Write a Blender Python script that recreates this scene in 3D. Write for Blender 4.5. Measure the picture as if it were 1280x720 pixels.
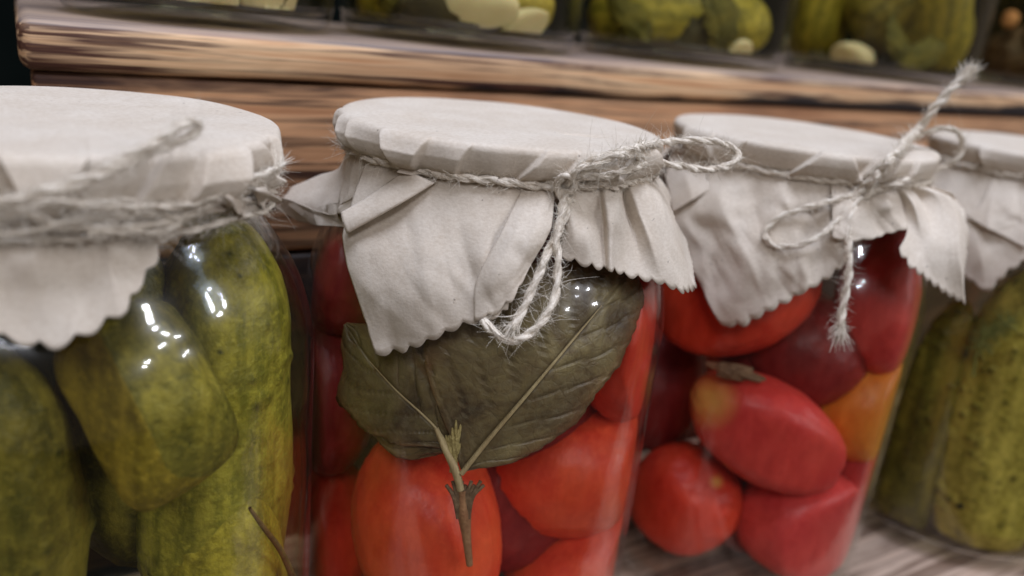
import bpy, math, random
import numpy as np
from mathutils import Vector, Matrix, noise

R_ = math.radians
sc = bpy.context.scene
for o in list(bpy.data.objects):
    bpy.data.objects.remove(o)
COL = sc.collection

# ------------------------------------------------------------------ camera
FPX = 993.0
CAM = np.array([-0.11127, -0.19287, 0.19795])
M = np.array([[0.86055784, -0.49893375, 0.10249545],     # right
              [-0.08184575, -0.33406291, -0.93899055],   # down
              [0.50273401, 0.79966686, -0.32831606]])    # forward
cd = bpy.data.cameras.new('camera')
cam = bpy.data.objects.new('camera', cd)
COL.objects.link(cam)
rot = Matrix(((M[0][0], -M[1][0], -M[2][0]), (M[0][1], -M[1][1], -M[2][1]), (M[0][2], -M[1][2], -M[2][2])))
cam.matrix_world = Matrix.Translation(Vector(CAM)) @ rot.to_4x4()
cd.sensor_width = 36.0
cd.lens = FPX * 36.0 / 1280.0
cd.clip_start = 0.01
cd.clip_end = 60.0
cd.dof.use_dof = True
cd.dof.focus_distance = 0.190
cd.dof.aperture_fstop = 7.5
sc.camera = cam

# ------------------------------------------------------------------ world, lights, exposure
w = bpy.data.worlds.new('World')
sc.world = w
w.use_nodes = True
bg = w.node_tree.nodes['Background']
bg.inputs[0].default_value = (1.0, 0.80, 0.62, 1)
bg.inputs[1].default_value = 0.062

def area(name, loc, target, sx, sy, power, color):
    ld = bpy.data.lights.new(name, 'AREA')
    ld.shape = 'RECTANGLE'; ld.size = sx; ld.size_y = sy
    ld.energy = power; ld.color = color
    o = bpy.data.objects.new(name, ld)
    o.location = loc
    o.rotation_euler = (Vector(target) - Vector(loc)).to_track_quat('-Z', 'Y').to_euler()
    COL.objects.link(o)
    return o
# shop ceiling: one broad soft panel almost overhead, small bright strips that make the glints
area('ceiling_panel', (0.0, -0.16, 1.75), (0.05, 0, 0.15), 0.9, 0.7, 14.2, (0.86, 0.95, 1.18))
area('front_left_fill', (-0.75, -1.15, 1.25), (0.03, 0, 0.12), 0.5, 0.5, 4.0, (0.94, 0.96, 1.06))  # unseen fill, added to lift paper and contents from the front left
for (lx, ly, lz, sx, sy, pw) in ((1.74, -0.62, 1.02, .10, .05, .85), (1.70, -0.44, 1.00, .08, .04, .60),
                                 (0.88, -1.42, 1.33, .10, .035, 1.3), (1.10, -1.50, 1.22, .08, .035, 1.3), (1.34, -1.45, 1.10, .08, .03, 1.1), (1.02, -1.66, 0.98, .07, .03, .9),
                                 (1.45, -1.60, 0.62, .09, .04, 1.2), (0.75, -1.90, 0.66, .08, .035, 1.1)):
    area('shop_lamp', (lx, ly, lz), (0, 0, 0.15), sx, sy, pw * 1.05, (0.93, 0.96, 1.06))
area('glint_haze_panel', (1.75, -0.55, 1.15), (0, 0, 0.15), 0.42, 0.26, 0.55, (0.62, 0.80, 1.0))  # unseen dim panel, added for the bluish haze round the left jar's glints

sc.view_settings.view_transform = 'Standard'
sc.view_settings.look = 'None'
sc.view_settings.exposure = 1.0
sc.view_settings.gamma = 1.0
sc.view_settings.use_curve_mapping = False
sc.render.engine = 'CYCLES'
sc.cycles.use_denoising = True
sc.cycles.max_bounces = 10
sc.cycles.transparent_max_bounces = 40
sc.cycles.caustics_reflective = False
sc.cycles.caustics_refractive = False
sc.cycles.sample_clamp_indirect = 4.0

# ------------------------------------------------------------------ small maths
def proj(P):
    q = M @ (np.asarray(P, float) - CAM)
    return 640 + FPX * q[0] / q[2], 360 + FPX * q[1] / q[2]

def ray(px, py):
    d = M.T @ np.array([(px - 640) / FPX, (py - 360) / FPX, 1.0])
    return CAM, d                      # parameter t along d is the depth from the camera

def at_depth(px, py, Z):
    o, d = ray(px, py)
    return o + d * Z

_rng = np.random.default_rng(7)
def vnoise(P, scale, seed=0.0):
    s = Vector((seed * 3.1, seed * 1.7, seed * 2.3))
    return np.array([noise.noise(Vector(p) * scale + s) for p in P])

# ------------------------------------------------------------------ mesh building
def mesh_obj(name, verts, faces, mat=None, parent=None, smooth=True, uv=None, attrs=None, link=True):
    me = bpy.data.meshes.new(name)
    verts = np.asarray(verts, float)
    if isinstance(faces, np.ndarray):
        n = faces.shape[1]
        me.vertices.add(len(verts)); me.vertices.foreach_set('co', verts.ravel())
        me.loops.add(faces.size); me.loops.foreach_set('vertex_index', faces.ravel().astype(np.int32))
        me.polygons.add(len(faces)); me.polygons.foreach_set('loop_start', np.arange(0, faces.size, n, dtype=np.int32))
        me.update(calc_edges=True)
    else:
        me.from_pydata([tuple(v) for v in verts], [], faces)
        me.update()
    if smooth:
        me.polygons.foreach_set('use_smooth', [True] * len(me.polygons))
    if attrs:
        for k, v in attrs.items():
            a = me.attributes.new(k, 'FLOAT', 'POINT')
            a.data.foreach_set('value', np.asarray(v, np.float32))
    if mat:
        me.materials.append(mat)
    o = bpy.data.objects.new(name, me)
    COL.objects.link(o)
    if parent is not None:
        o.parent = parent
    return o

def grid_faces(nu, nv, wrap_u=False):
    """vertex index = u*nv + v"""
    u = np.arange(nu if wrap_u else nu - 1)
    v = np.arange(nv - 1)
    U, V = np.meshgrid(u, v, indexing='ij')
    U2 = (U + 1) % nu
    return np.stack([U * nv + V, U2 * nv + V, U2 * nv + V + 1, U * nv + V + 1], -1).reshape(-1, 4)

def empty(name, loc, label, cat, group=None):
    o = bpy.data.objects.new(name, None)
    o.location = loc; o.empty_display_size = 0.02
    COL.objects.link(o)
    o['label'] = label; o['category'] = cat
    if group: o['group'] = group
    return o

def tag(o, label, cat, group=None):
    o['label'] = label; o['category'] = cat
    if group: o['group'] = group
    return o

def revolve(profile, n=96):
    prof = np.asarray(profile, float)
    th = np.linspace(0, 2 * np.pi, n, endpoint=False)
    V = np.stack([np.outer(np.cos(th), prof[:, 0]), np.outer(np.sin(th), prof[:, 0]),
                  np.tile(prof[:, 1], (n, 1))], -1).reshape(-1, 3)
    return V, grid_faces(n, len(prof), True)

def smooth_profile(pts, n=12):
    """Catmull-Rom through the points"""
    P = np.asarray(pts, float); P = np.vstack([2 * P[0] - P[1], P, 2 * P[-1] - P[-2]])
    out = []
    for i in range(1, len(P) - 2):
        for t in np.linspace(0, 1, n, endpoint=False):
            a, b, c, d = P[i - 1], P[i], P[i + 1], P[i + 2]
            out.append(0.5 * ((2 * b) + (-a + c) * t + (2 * a - 5 * b + 4 * c - d) * t * t + (-a + 3 * b - 3 * c + d) * t ** 3))
    out.append(P[-2])
    return np.array(out)

# ------------------------------------------------------------------ materials
def new_mat(name):
    m = bpy.data.materials.new(name); m.use_nodes = True
    nt = m.node_tree
    for n in list(nt.nodes): nt.nodes.remove(n)
    out = nt.nodes.new('ShaderNodeOutputMaterial')
    return m, nt, out

class N:
    def __init__(s, nt): s.nt = nt
    def __call__(s, typ, ins=None, **props):
        n = s.nt.nodes.new(typ)
        for k, v in props.items(): setattr(n, k, v)
        for k, v in (ins or {}).items():
            if hasattr(v, 'is_output') or isinstance(v, bpy.types.NodeSocket): s.nt.links.new(v, n.inputs[k])
            else: n.inputs[k].default_value = v
        return n
    def ramp(s, fac, stops, interp='LINEAR'):
        n = s.nt.nodes.new('ShaderNodeValToRGB'); n.color_ramp.interpolation = interp
        while len(n.color_ramp.elements) < len(stops): n.color_ramp.elements.new(0.5)
        for e, (p, c) in zip(n.color_ramp.elements, stops):
            e.position = p; e.color = (c, c, c, 1) if isinstance(c, (int, float)) else (*c, 1)
        s.nt.links.new(fac, n.inputs[0]); return n.outputs[0]
    def mix(s, fac, a, b, blend='MIX'):
        n = s.nt.nodes.new('ShaderNodeMix'); n.data_type = 'RGBA'; n.blend_type = blend
        for k, v in ((0, fac), (6, a), (7, b)):
            if isinstance(v, bpy.types.NodeSocket): s.nt.links.new(v, n.inputs[k])
            else: n.inputs[k].default_value = v if isinstance(v, (int, float)) else (*v, 1)
        return n.outputs[2]
    def math(s, op, a, b=None, c=None, clamp=False):
        n = s.nt.nodes.new('ShaderNodeMath'); n.operation = op; n.use_clamp = clamp
        for k, v in enumerate((a, b, c)):
            if v is None: continue
            if isinstance(v, bpy.types.NodeSocket): s.nt.links.new(v, n.inputs[k])
            else: n.inputs[k].default_value = v
        return n.outputs[0]
    def noise(s, vec, scale, detail=4, rough=0.55, dist=0.0):
        n = s('ShaderNodeTexNoise', {'Vector': vec, 'Scale': scale, 'Detail': detail, 'Roughness': rough, 'Distortion': dist})
        return n.outputs['Fac']

def paper_material():
    m, nt, out = new_mat('kraft_paper'); n = N(nt)
    co = n('ShaderNodeTexCoord').outputs['Object']
    base = n.ramp(n.noise(co, 60, 5, 0.6), [(0.3, (0.57, 0.475, 0.37)), (0.7, (0.67, 0.59, 0.49))])
    fib = n.noise(n('ShaderNodeMapping', {'Vector': co, 'Scale': (1, 1, 2.2)}).outputs[0], 900, 3, 0.7)
    base = n.mix(0.28, base, n.ramp(fib, [(0.35, (0.46, 0.37, 0.28)), (0.62, (0.74, 0.66, 0.56))]))
    speck = n.noise(co, 520, 2, 0.5)
    base = n.mix(n.ramp(speck, [(0.735, 0.0), (0.775, 0.75)]), base, (0.13, 0.10, 0.08))
    crk = n.noise(co, 48, 2, 0.5, 0.2)
    h1 = n.math('ABSOLUTE', n.math('SUBTRACT', crk, 0.5))
    b1 = n('ShaderNodeBump', {'Height': h1, 'Strength': 0.35, 'Distance': 0.0022})
    b2 = n('ShaderNodeBump', {'Height': n.noise(co, 1400, 3, 0.6), 'Strength': 0.28, 'Distance': 0.0003, 'Normal': b1.outputs[0]})
    p = n('ShaderNodeBsdfPrincipled', {'Base Color': base, 'Roughness': 0.82, 'Normal': b2.outputs[0], 'Specular IOR Level': 0.25})
    tr = n('ShaderNodeBsdfTranslucent', {'Color': (0.62, 0.50, 0.36, 1)})
    mx = n('ShaderNodeMixShader', {0: 0.10, 1: p.outputs[0], 2: tr.outputs[0]})
    nt.links.new(mx.outputs[0], out.inputs[0])
    return m

def twine_material(name='jute_twine', c=((0.40, 0.31, 0.22), (0.74, 0.66, 0.55))):
    m, nt, out = new_mat(name); n = N(nt)
    co = n('ShaderNodeTexCoord').outputs['Object']
    f = n.noise(co, 700, 4, 0.7)
    g = n.noise(co, 120, 3, 0.6)
    base = n.ramp(f, [(0.25, c[0]), (0.55, c[1])])
    base = n.mix(n.ramp(g, [(0.35, 0.0), (0.75, 0.5)]), base, (0.74, 0.67, 0.57))
    b = n('ShaderNodeBump', {'Height': f, 'Strength': 0.8, 'Distance': 0.0004})
    p = n('ShaderNodeBsdfPrincipled', {'Base Color': base, 'Roughness': 0.75, 'Normal': b.outputs[0], 'Specular IOR Level': 0.3})
    nt.links.new(p.outputs[0], out.inputs[0])
    return m

def glass_material(name='jar_glass', tint=(0.985, 0.99, 0.985), gloss_col=(1, 1, 1), f0=0.032, rough=0.045):
    """thin clear glass: straight-through transmission and a Schlick reflection"""
    m, nt, out = new_mat(name); n = N(nt)
    geo = n('ShaderNodeNewGeometry')
    co = n('ShaderNodeTexCoord').outputs['Object']
    bump = n('ShaderNodeBump', {'Height': n.noise(co, 45, 2, 0.5), 'Strength': 0.25, 'Distance': 0.002})
    dot = n('ShaderNodeVectorMath', {0: geo.outputs['Normal'], 1: geo.outputs['Incoming']}, operation='DOT_PRODUCT').outputs['Value']
    c = n.math('ABSOLUTE', dot)
    s = n.math('POWER', n.math('SUBTRACT', 1.0, c, clamp=True), 5.0)
    fac = n.math('MULTIPLY_ADD', s, 0.85, f0, clamp=True)
    tr = n('ShaderNodeBsdfTransparent', {'Color': (*tint, 1)})
    gl = n('ShaderNodeBsdfGlossy', {'Color': (*gloss_col, 1), 'Roughness': rough, 'Normal': bump.outputs[0]})
    g2 = n('ShaderNodeBsdfGlossy', {'Color': (*gloss_col, 1), 'Roughness': 0.20, 'Normal': bump.outputs[0]})
    gm = n('ShaderNodeMixShader', {0: n.ramp(n.noise(co, 90, 4, 0.6), [(0.35, 0.22), (0.7, 0.5)]), 1: gl.outputs[0], 2: g2.outputs[0]})
    mx = n('ShaderNodeMixShader', {0: fac, 1: tr.outputs[0], 2: gm.outputs[0]})
    nt.links.new(mx.outputs[0], out.inputs[0])
    return m

def brine_material(name, col):
    m, nt, out = new_mat(name); n = N(nt)
    tr = n('ShaderNodeBsdfTransparent', {'Color': (*col, 1)})
    nt.links.new(tr.outputs[0], out.inputs[0])
    return m

def tomato_material(name, c1, c2, patch=None, thr=0.6):
    m, nt, out = new_mat(name); n = N(nt)
    co = n('ShaderNodeTexCoord').outputs['Object']
    big = n.noise(co, 38, 3, 0.5, 0.4)
    base = n.ramp(big, [(0.33, c1), (0.66, c2)])
    mot = n.noise(n('ShaderNodeMapping', {'Vector': co, 'Scale': (1, 1, 0.35)}).outputs[0], 240, 4, 0.6)
    base = n.mix(n.ramp(mot, [(0.40, 0.0), (0.72, 0.45)]), base, tuple(min(1, 1.25 * v + 0.02) for v in c2))
    if patch:
        base = n.mix(n.ramp(n.noise(co, 24, 2, 0.5), [(thr, 0.0), (thr + 0.10, 1.0)]), base, patch)
    at = n('ShaderNodeAttribute', attribute_name='spot').outputs['Fac']
    base = n.mix(at, base, (0.75, 0.42, 0.10))
    wr = n.noise(n('ShaderNodeMapping', {'Vector': co, 'Scale': (1.6, 1.6, 0.35)}).outputs[0], 110, 3, 0.55, 0.2)
    fw = n.noise(co, 420, 3, 0.6)
    b = n('ShaderNodeBump', {'Height': n.math('MULTIPLY_ADD', fw, 0.25, wr), 'Strength': 0.35, 'Distance': 0.0012})
    base = n.mix(n.ramp(n.noise(co, 600, 3, 0.6), [(0.52, 0.0), (0.75, 0.35)]), base, tuple(min(1, 1.2 * v + .02) for v in c2))
    base = n.mix(n.ramp(n.noise(co, 55, 4, 0.6, 0.5), [(0.52, 0.0), (0.70, 0.30)]), base, tuple(0.6 * v for v in c1))
    p = n('ShaderNodeBsdfPrincipled', {'Base Color': base, 'Roughness': 0.40, 'Normal': b.outputs[0], 'Specular IOR Level': 0.35,
          'Subsurface Weight': 0.25, 'Subsurface Radius': (1.0, 0.25, 0.1), 'Subsurface Scale': 0.004})
    nt.links.new(p.outputs[0], out.inputs[0])
    return m

def cucumber_material(name, dark, light, wart=(0.030, 0.035, 0.010), spots=False):
    m, nt, out = new_mat(name); n = N(nt)
    co = n('ShaderNodeTexCoord').outputs['Object']
    stripe = n.noise(n('ShaderNodeMapping', {'Vector': co, 'Scale': (1, 1, 0.16)}).outputs[0], 140, 4, 0.6, 0.3)
    blot = n.noise(co, 150, 5, 0.65)
    base = n.ramp(stripe, [(0.40, dark), (0.60, light)])
    base = n.mix(n.ramp(blot, [(0.38, 0.55), (0.56, 0.0)]), base, tuple(0.55 * v for v in dark))
    fine = n.noise(co, 520, 3, 0.6)
    base = n.mix(n.ramp(fine, [(0.50, 0.0), (0.74, 0.5)]), base, tuple(min(1, 1.35 * v) for v in light))
    at = n('ShaderNodeAttribute', attribute_name='wart').outputs['Fac']
    base = n.mix(n.math('MULTIPLY', at, 1.0), base, wart)
    b = n('ShaderNodeBump', {'Height': n.noise(co, 330, 4, 0.6), 'Strength': 0.6, 'Distance': 0.0012})
    p = n('ShaderNodeBsdfPrincipled', {'Base Color': base, 'Roughness': 0.42, 'Normal': b.outputs[0], 'Specular IOR Level': 0.3,
          'Subsurface Weight': 0.12, 'Subsurface Radius': (0.6, 0.8, 0.2), 'Subsurface Scale': 0.003})
    nt.links.new(p.outputs[0], out.inputs[0])
    return m

def simple_mat(name, c1, c2, scale=60, rough=0.6, bump=0.2, bscale=200, dist=0.001, sss=0.0, detail=4, stretch=(1, 1, 1)):
    m, nt, out = new_mat(name); n = N(nt)
    co = n('ShaderNodeTexCoord').outputs['Object']
    mp = n('ShaderNodeMapping', {'Vector': co, 'Scale': stretch}).outputs[0]
    base = n.ramp(n.noise(mp, scale, detail, 0.6), [(0.33, c1), (0.67, c2)])
    b = n('ShaderNodeBump', {'Height': n.noise(mp, bscale, 4, 0.6), 'Strength': bump, 'Distance': dist})
    p = n('ShaderNodeBsdfPrincipled', {'Base Color': base, 'Roughness': rough, 'Normal': b.outputs[0], 'Specular IOR Level': 0.3,
          'Subsurface Weight': sss, 'Subsurface Scale': 0.004})
    nt.links.new(p.outputs[0], out.inputs[0])
    return m

def wood_material(name, light, mid, burnt, char_z=None, char_w=0.004, amount=0.5, seed=0.0, top=None):
    """pine torched along the grain; char_z = height of the burnt lower edge in object space"""
    m, nt, out = new_mat(name); n = N(nt)
    co0 = n('ShaderNodeTexCoord').outputs['Object']
    co = n('ShaderNodeMapping', {'Vector': co0, 'Location': (seed, seed * .3, seed * .7)}).outputs[0]
    g1 = n('ShaderNodeMapping', {'Vector': co, 'Scale': (0.030, 1, 1)}).outputs[0]
    g2 = n('ShaderNodeMapping', {'Vector': co, 'Scale': (0.02, 1, 1)}).outputs[0]
    grain = n.noise(g1, 300, 3, 0.55, 0.3)
    fine = n.noise(g2, 1500, 3, 0.6, 0.2)
    patch = n.noise(n('ShaderNodeMapping', {'Vector': co, 'Scale': (0.22, 1, 1)}).outputs[0], 55, 4, 0.55, 0.6)
    base = n.ramp(grain, [(0.30, mid), (0.55, light)])
    base = n.mix(n.ramp(patch, [(0.42, 0.0), (0.68, amount)]), base, tuple(0.5 * a + 0.5 * b for a, b in zip(mid, burnt)))
    base = n.mix(n.math('MULTIPLY', n.ramp(grain, [(0.47, 0.0), (0.55, 1.0)]), n.ramp(patch, [(0.36, 0.5), (0.56, 1.0)])), base, burnt)
    base = n.mix(n.ramp(fine, [(0.48, 0.0), (0.70, 0.35)]), base, tuple(0.5 * a for a in mid))
    sep = n('ShaderNodeSeparateXYZ', {0: co0})
    if char_z is not None:
        wob = n.noise(n('ShaderNodeMapping', {'Vector': co, 'Scale': (0.35, 0.3, 0.3)}).outputs[0], 60, 2, 0.5)
        grow = n.math('MULTIPLY_ADD', sep.outputs[0], 0.016, 0.0)      # the burn widens towards the right
        edge = n.math('ADD', n.math('ADD', n.math('MULTIPLY_ADD', wob, 0.011, -0.0052), grow), char_z + char_w - 0.0005)
        k = n.math('SUBTRACT', edge, sep.outputs[2])
        base = n.mix(n.ramp(n.math('MULTIPLY_ADD', k, 500.0, 0.0, clamp=True), [(0.0, 0.0), (1.0, 0.96)]), base, (0.010, 0.011, 0.016))
    if top is not None:
        base = n.mix(n.ramp(n.math('MULTIPLY_ADD', n.math('SUBTRACT', sep.outputs[2], top), 900.0, 0.5, clamp=True), [(0.3, 0.0), (0.9, 0.65)]), base, (0.20, 0.17, 0.16))
    b = n('ShaderNodeBump', {'Height': grain, 'Strength': 0.4, 'Distance': 0.001})
    b2 = n('ShaderNodeBump', {'Height': fine, 'Strength': 0.3, 'Distance': 0.0004, 'Normal': b.outputs[0]})
    p = n('ShaderNodeBsdfPrincipled', {'Base Color': base, 'Roughness': 0.55, 'Normal': b2.outputs[0], 'Specular IOR Level': 0.3})
    nt.links.new(p.outputs[0], out.inputs[0])
    return m

PAPER = paper_material()
TWINE = twine_material()
FIBRE = twine_material('jute_fibre', ((0.52, 0.43, 0.32), (0.80, 0.72, 0.60)))
GLASS = glass_material()
BRINE_G = brine_material('pickle_brine', (0.96, 0.94, 0.78))
BRINE_R = brine_material('tomato_brine', (0.985, 0.93, 0.90))

# ------------------------------------------------------------------ the place: shelf and wall
def plank(name, x0, x1, y0, y1, z0, z1, mat, parent, bev=0.0025, seg=3, wob=0.0004, seed=0):
    """a sawn board: cross-section rounded, surface slightly uneven, divided along its length"""
    nx = max(8, int((x1 - x0) / 0.006))
    cy, cz = (y0 + y1) / 2, (z0 + z1) / 2
    hy, hz = (y1 - y0) / 2, (z1 - z0) / 2
    sec = []
    for (sy, sz, a0) in ((-1, -1, 180), (1, -1, 270), (1, 1, 0), (-1, 1, 90)):
        for k in range(seg + 1):
            a = R_(a0 + 90 * k / seg)
            sec.append((sy * (hy - bev) + bev * math.cos(a), sz * (hz - bev) + bev * math.sin(a)))
    sec = np.array(sec); ns = len(sec)
    xs = np.linspace(x0, x1, nx)
    V = []
    for x in xs:
        t = min(x - x0, x1 - x)
        sh = max(0.0, bev - t)
        k = bev - math.sqrt(max(0, bev * bev - sh * sh)) if sh > 0 else 0
        for (a, b) in sec:
            V.append((x - 0, cy + a * (hy - k) / hy, cz + b * (hz - k) / hz))
    # extra rings for the rounded ends
    V = np.array(V)
    rings = [V[i * ns:(i + 1) * ns] for i in range(nx)]
    def end(xe, sgn, ref):
        out = []
        for k in range(1, 5):
            a = k / 4 * math.pi / 2
            sh = bev * (1 - math.cos(a))
            r = ref.copy(); r[:, 0] = xe + sgn * bev * (math.sin(a) - 0)
            r[:, 1] = cy + (ref[:, 1] - cy) * (hy - sh) / hy
            r[:, 2] = cz + (ref[:, 2] - cz) * (hz - sh) / hz
            out.append(r)
        return out
    rings[0][:, 0] = x0 + bev; rings[-1][:, 0] = x1 - bev
    for i in range(1, nx - 1): rings[i][:, 0] = x0 + bev + (x1 - x0 - 2 * bev) * i / (nx - 1)
    for i in range(nx):
        rings[i][:, 1] = cy + np.array([s[0] for s in sec]); rings[i][:, 2] = cz + np.array([s[1] for s in sec])
    allr = end(x0 + bev, -1, rings[0])[::-1] + rings + end(x1 - bev, 1, rings[-1])
    V = np.vstack(allr)
    dz = np.array([noise.noise(Vector((p[0] * 14, p[1] * 60, p[2] * 60 + seed))) for p in V])
    dy = np.array([noise.noise(Vector((p[0] * 14 + 9, p[1] * 60, p[2] * 60 + seed))) for p in V])
    V[:, 2] += dz * wob; V[:, 1] += dy * wob
    nr = len(allr)
    F = []
    for i in range(nr - 1):
        for j in range(ns):
            F.append((i * ns + j, i * ns + (j + 1) % ns, (i + 1) * ns + (j + 1) % ns, (i + 1) * ns + j))
    F.append(tuple(range(ns))[::-1]); F.append(tuple((nr - 1) * ns + j for j in range(ns)))
    o = mesh_obj(name, V, F, mat, parent)
    return o

H = 0.168
W_TOP = wood_material('torched_pine_upper', (0.88, 0.62, 0.37), (0.58, 0.30, 0.14), (0.075, 0.030, 0.020), char_z=0.1695, char_w=0.0016, amount=0.55, seed=1.3, top=0.1815)
W_RIS = wood_material('torched_pine_riser', (0.82, 0.47, 0.25), (0.52, 0.25, 0.12), (0.050, 0.022, 0.016), amount=0.8, seed=4.1)
W_LOW = wood_material('torched_pine_lower', (0.58, 0.44, 0.34), (0.44, 0.30, 0.22), (0.14, 0.08, 0.05), amount=0.45, seed=8.7)
W_SHADE = wood_material('shaded_pine', (0.10, 0.055, 0.035), (0.05, 0.028, 0.02), (0.012, 0.009, 0.008), amount=0.9, seed=6.1)  # near-black colour puts the gloom behind the jars into the lower riser
shelf = empty('stepped_shelf', (0.25, 0.06, 0), 'torched pine display shelf with a raised back step behind the four paper covered jars', 'shelf')
def lp(name, *a, **k):
    o = plank(name, *a, **k); o.parent = shelf; o.matrix_parent_inverse = Matrix.Translation((-0.25, -0.06, 0)); return o
lp('plank', -0.1130, 0.95, 0.0620, 0.1345, 0.1695, 0.1831, W_TOP, None, bev=0.0034, wob=0.0005)
lp('plank', -0.1130, 0.95, 0.1365, 0.2100, 0.1695, 0.1829, W_TOP, None, bev=0.0025, wob=0.0004, seed=5)
zs = [0.1690, 0.1120, 0.001]
for i in range(2):
    lp('riser_board', -0.1105, 0.95, 0.0655, 0.0800, zs[i + 1] + 0.0006, zs[i] - 0.0002, (W_RIS, W_SHADE)[i], None, bev=0.0015, wob=0.0006, seed=10 + i)
for i, (a, b) in enumerate(((-0.086, -0.012), (-0.010, 0.063))):
    lp('plank', -0.42, 0.95, a, b, -0.018, -0.0005, W_LOW, None, bev=0.0015, wob=0.0003, seed=20 + i)

m, nt, out = new_mat('dark_wall'); n = N(nt)
co = n('ShaderNodeTexCoord').outputs['Object']
p = n('ShaderNodeBsdfPrincipled', {'Base Color': n.ramp(n.noise(co, 6, 4), [(0.3, (0.0015, 0.003, 0.0025)), (0.7, (0.004, 0.006, 0.005))]), 'Roughness': 0.9, 'Specular IOR Level': 0.05})
nt.links.new(p.outputs[0], out.inputs[0])
wall = mesh_obj('wall', [(-3, 1.0, -0.9), (4, 1.0, -0.9), (4, 1.0, 2.6), (-3, 1.0, 2.6), (-3, 1.08, -0.9), (4, 1.08, -0.9), (4, 1.08, 2.6), (-3, 1.08, 2.6)],
                [(0, 1, 2, 3), (7, 6, 5, 4), (0, 4, 5, 1), (3, 2, 6, 7), (0, 3, 7, 4), (1, 5, 6, 2)], m, smooth=False)
wall['kind'] = 'structure'
floor_mat = simple_mat('dark_floor', (0.05, 0.045, 0.04), (0.09, 0.08, 0.07), scale=5)
fl = mesh_obj('floor', [(-3, -3, -0.9), (4, -3, -0.9), (4, 1.0, -0.9), (-3, 1.0, -0.9)], [(0, 1, 2, 3)], floor_mat, smooth=False)
fl['kind'] = 'structure'

# ------------------------------------------------------------------ jar
ROUT = 0.0530
def glass_profile(Hj, R=ROUT):
    outer = [(0.0, 0.0025), (R * .62, 0.0022), (R * .84, 0.0003), (R * .95, 0.0022), (R * .995, 0.008), (R, 0.016), (R, Hj - 0.075), (R, Hj - 0.058),
             (R * .985, Hj - 0.047), (R * .93, Hj - 0.036), (R * .84, Hj - 0.0275), (R * .765, Hj - 0.0215), (R * .735, Hj - 0.017), (R * .735, Hj - 0.003)]
    outer = smooth_profile(outer, 7)
    t = 0.0013
    inner = [(R * .735 - t, Hj - 0.003), (R * .735 - t, Hj - 0.017), (R * .765 - t, Hj - 0.022), (R * .84 - t, Hj - 0.0285), (R * .93 - t, Hj - 0.0375),
             (R * .985 - t, Hj - 0.048), (R - t, Hj - 0.058), (R - t, Hj - 0.075), (R - t, 0.016), (R * .95 - t, 0.0062), (R * .62, 0.0060), (0.0, 0.0062)]
    inner = smooth_profile(inner, 7)
    return np.vstack([outer, inner])
def inner_radius(z, Hj, R=ROUT):
    """radius that contents may fill at height z"""
    t = 0.0021
    pts = [(-1, R * .94), (0.006, R * .90 - t), (0.016, R - t), (Hj - 0.058, R - t), (Hj - 0.047, R * .985 - t), (Hj - 0.036, R * .93 - t), (Hj - 0.0275, R * .84 - t), (Hj - 0.0215, R * .765 - t), (Hj, R * .735 - t)]
    return np.interp(z, [p[0] for p in pts], [p[1] for p in pts])

class Jar:
    def __init__(s, x, y, Hj, label, zs, rs=0.0415, brine=BRINE_R, R=ROUT, z0=0.0, full=True, group='jars of pickles'):
        s.x, s.y, s.H, s.zs, s.rs, s.z0, s.R = x, y, Hj, zs, rs, z0, R
        s.c = np.array([x, y, z0])
        s.root = empty('pickle_jar', (x, y, z0), label, 'jar', group)
        V, F = revolve(glass_profile(Hj, R), 128)
        mesh_obj('glass', V, F, GLASS, s.root)
        top = Hj - 0.024
        t = 0.0015
        bp = [(0.0, 0.0064), (R * .92 - t, 0.0066), (R - t - 0.0001, 0.016), (R - t - 0.0001, Hj - 0.058), (R * .985 - t, Hj - 0.048), (R * .93 - t, Hj - 0.0378), (R * .84 - t, Hj - 0.029), (R * .79 - t, top), (0.0, top)]
        V, F = revolve(bp, 64)
        mesh_obj('brine', V, F, brine, s.root)
        d = CAM[:2] - np.array([x, y]); s.a0 = math.atan2(d[1], d[0])
    def drape(s, z):
        """radius of the draped paper below the string, at height z over the table"""
        dz = s.H - s.zs - (np.asarray(z) - s.z0)
        return np.interp(dz, [-1, -.004, 0, .004, .010, .018, .026, .036, .050, .2],
                         [.0455, .0452, s.rs, .0435, .0475, .0520, .0550, .0570, .0582, .0590])
    def hit(s, px, py, e=0.0):
        """where the sight line through (px,py) meets the draped surface (+e); else nearest approach"""
        o, d = ray(px, py)
        t = np.linspace(0.05, 0.5, 1800)
        P = o[None] + d[None] * t[:, None]
        r = np.hypot(P[:, 0] - s.x, P[:, 1] - s.y)
        g = r - (s.drape(P[:, 2]) + e)
        i = np.where((g[:-1] > 0) & (g[1:] <= 0))[0]
        if len(i):
            k = i[0]; f = g[k] / (g[k] - g[k + 1]); return P[k] + (P[k + 1] - P[k]) * f
        return P[np.argmin(g)]
    def ring(s, px):
        """point on the string ring seen at pixel column px (front half)"""
        a = np.linspace(-math.pi / 2, math.pi / 2, 721) + s.a0
        P = np.stack([s.x + s.rs * np.cos(a), s.y + s.rs * np.sin(a), np.full_like(a, s.z0 + s.H - s.zs)], 1)
        u = np.array([proj(q)[0] for q in P])
        return P[np.argmin(abs(u - px))]
    def pt(s, spec):
        if spec[0] == 't': return s.ring(spec[1])
        if spec[0] == 'd': return at_depth(*spec[1:])
        if spec[0] == 'c':
            a = s.a0 + R_(spec[1]); return np.array([s.x + spec[2] * math.cos(a), s.y + spec[2] * math.sin(a), s.z0 + s.H + spec[3]])
        return s.hit(*spec)
    def cyl(s, P):
        a = math.atan2(P[1] - s.y, P[0] - s.x) - s.a0
        a = (a + math.pi) % (2 * math.pi) - math.pi
        return np.array([a, math.hypot(P[0] - s.x, P[1] - s.y), P[2]])

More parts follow.
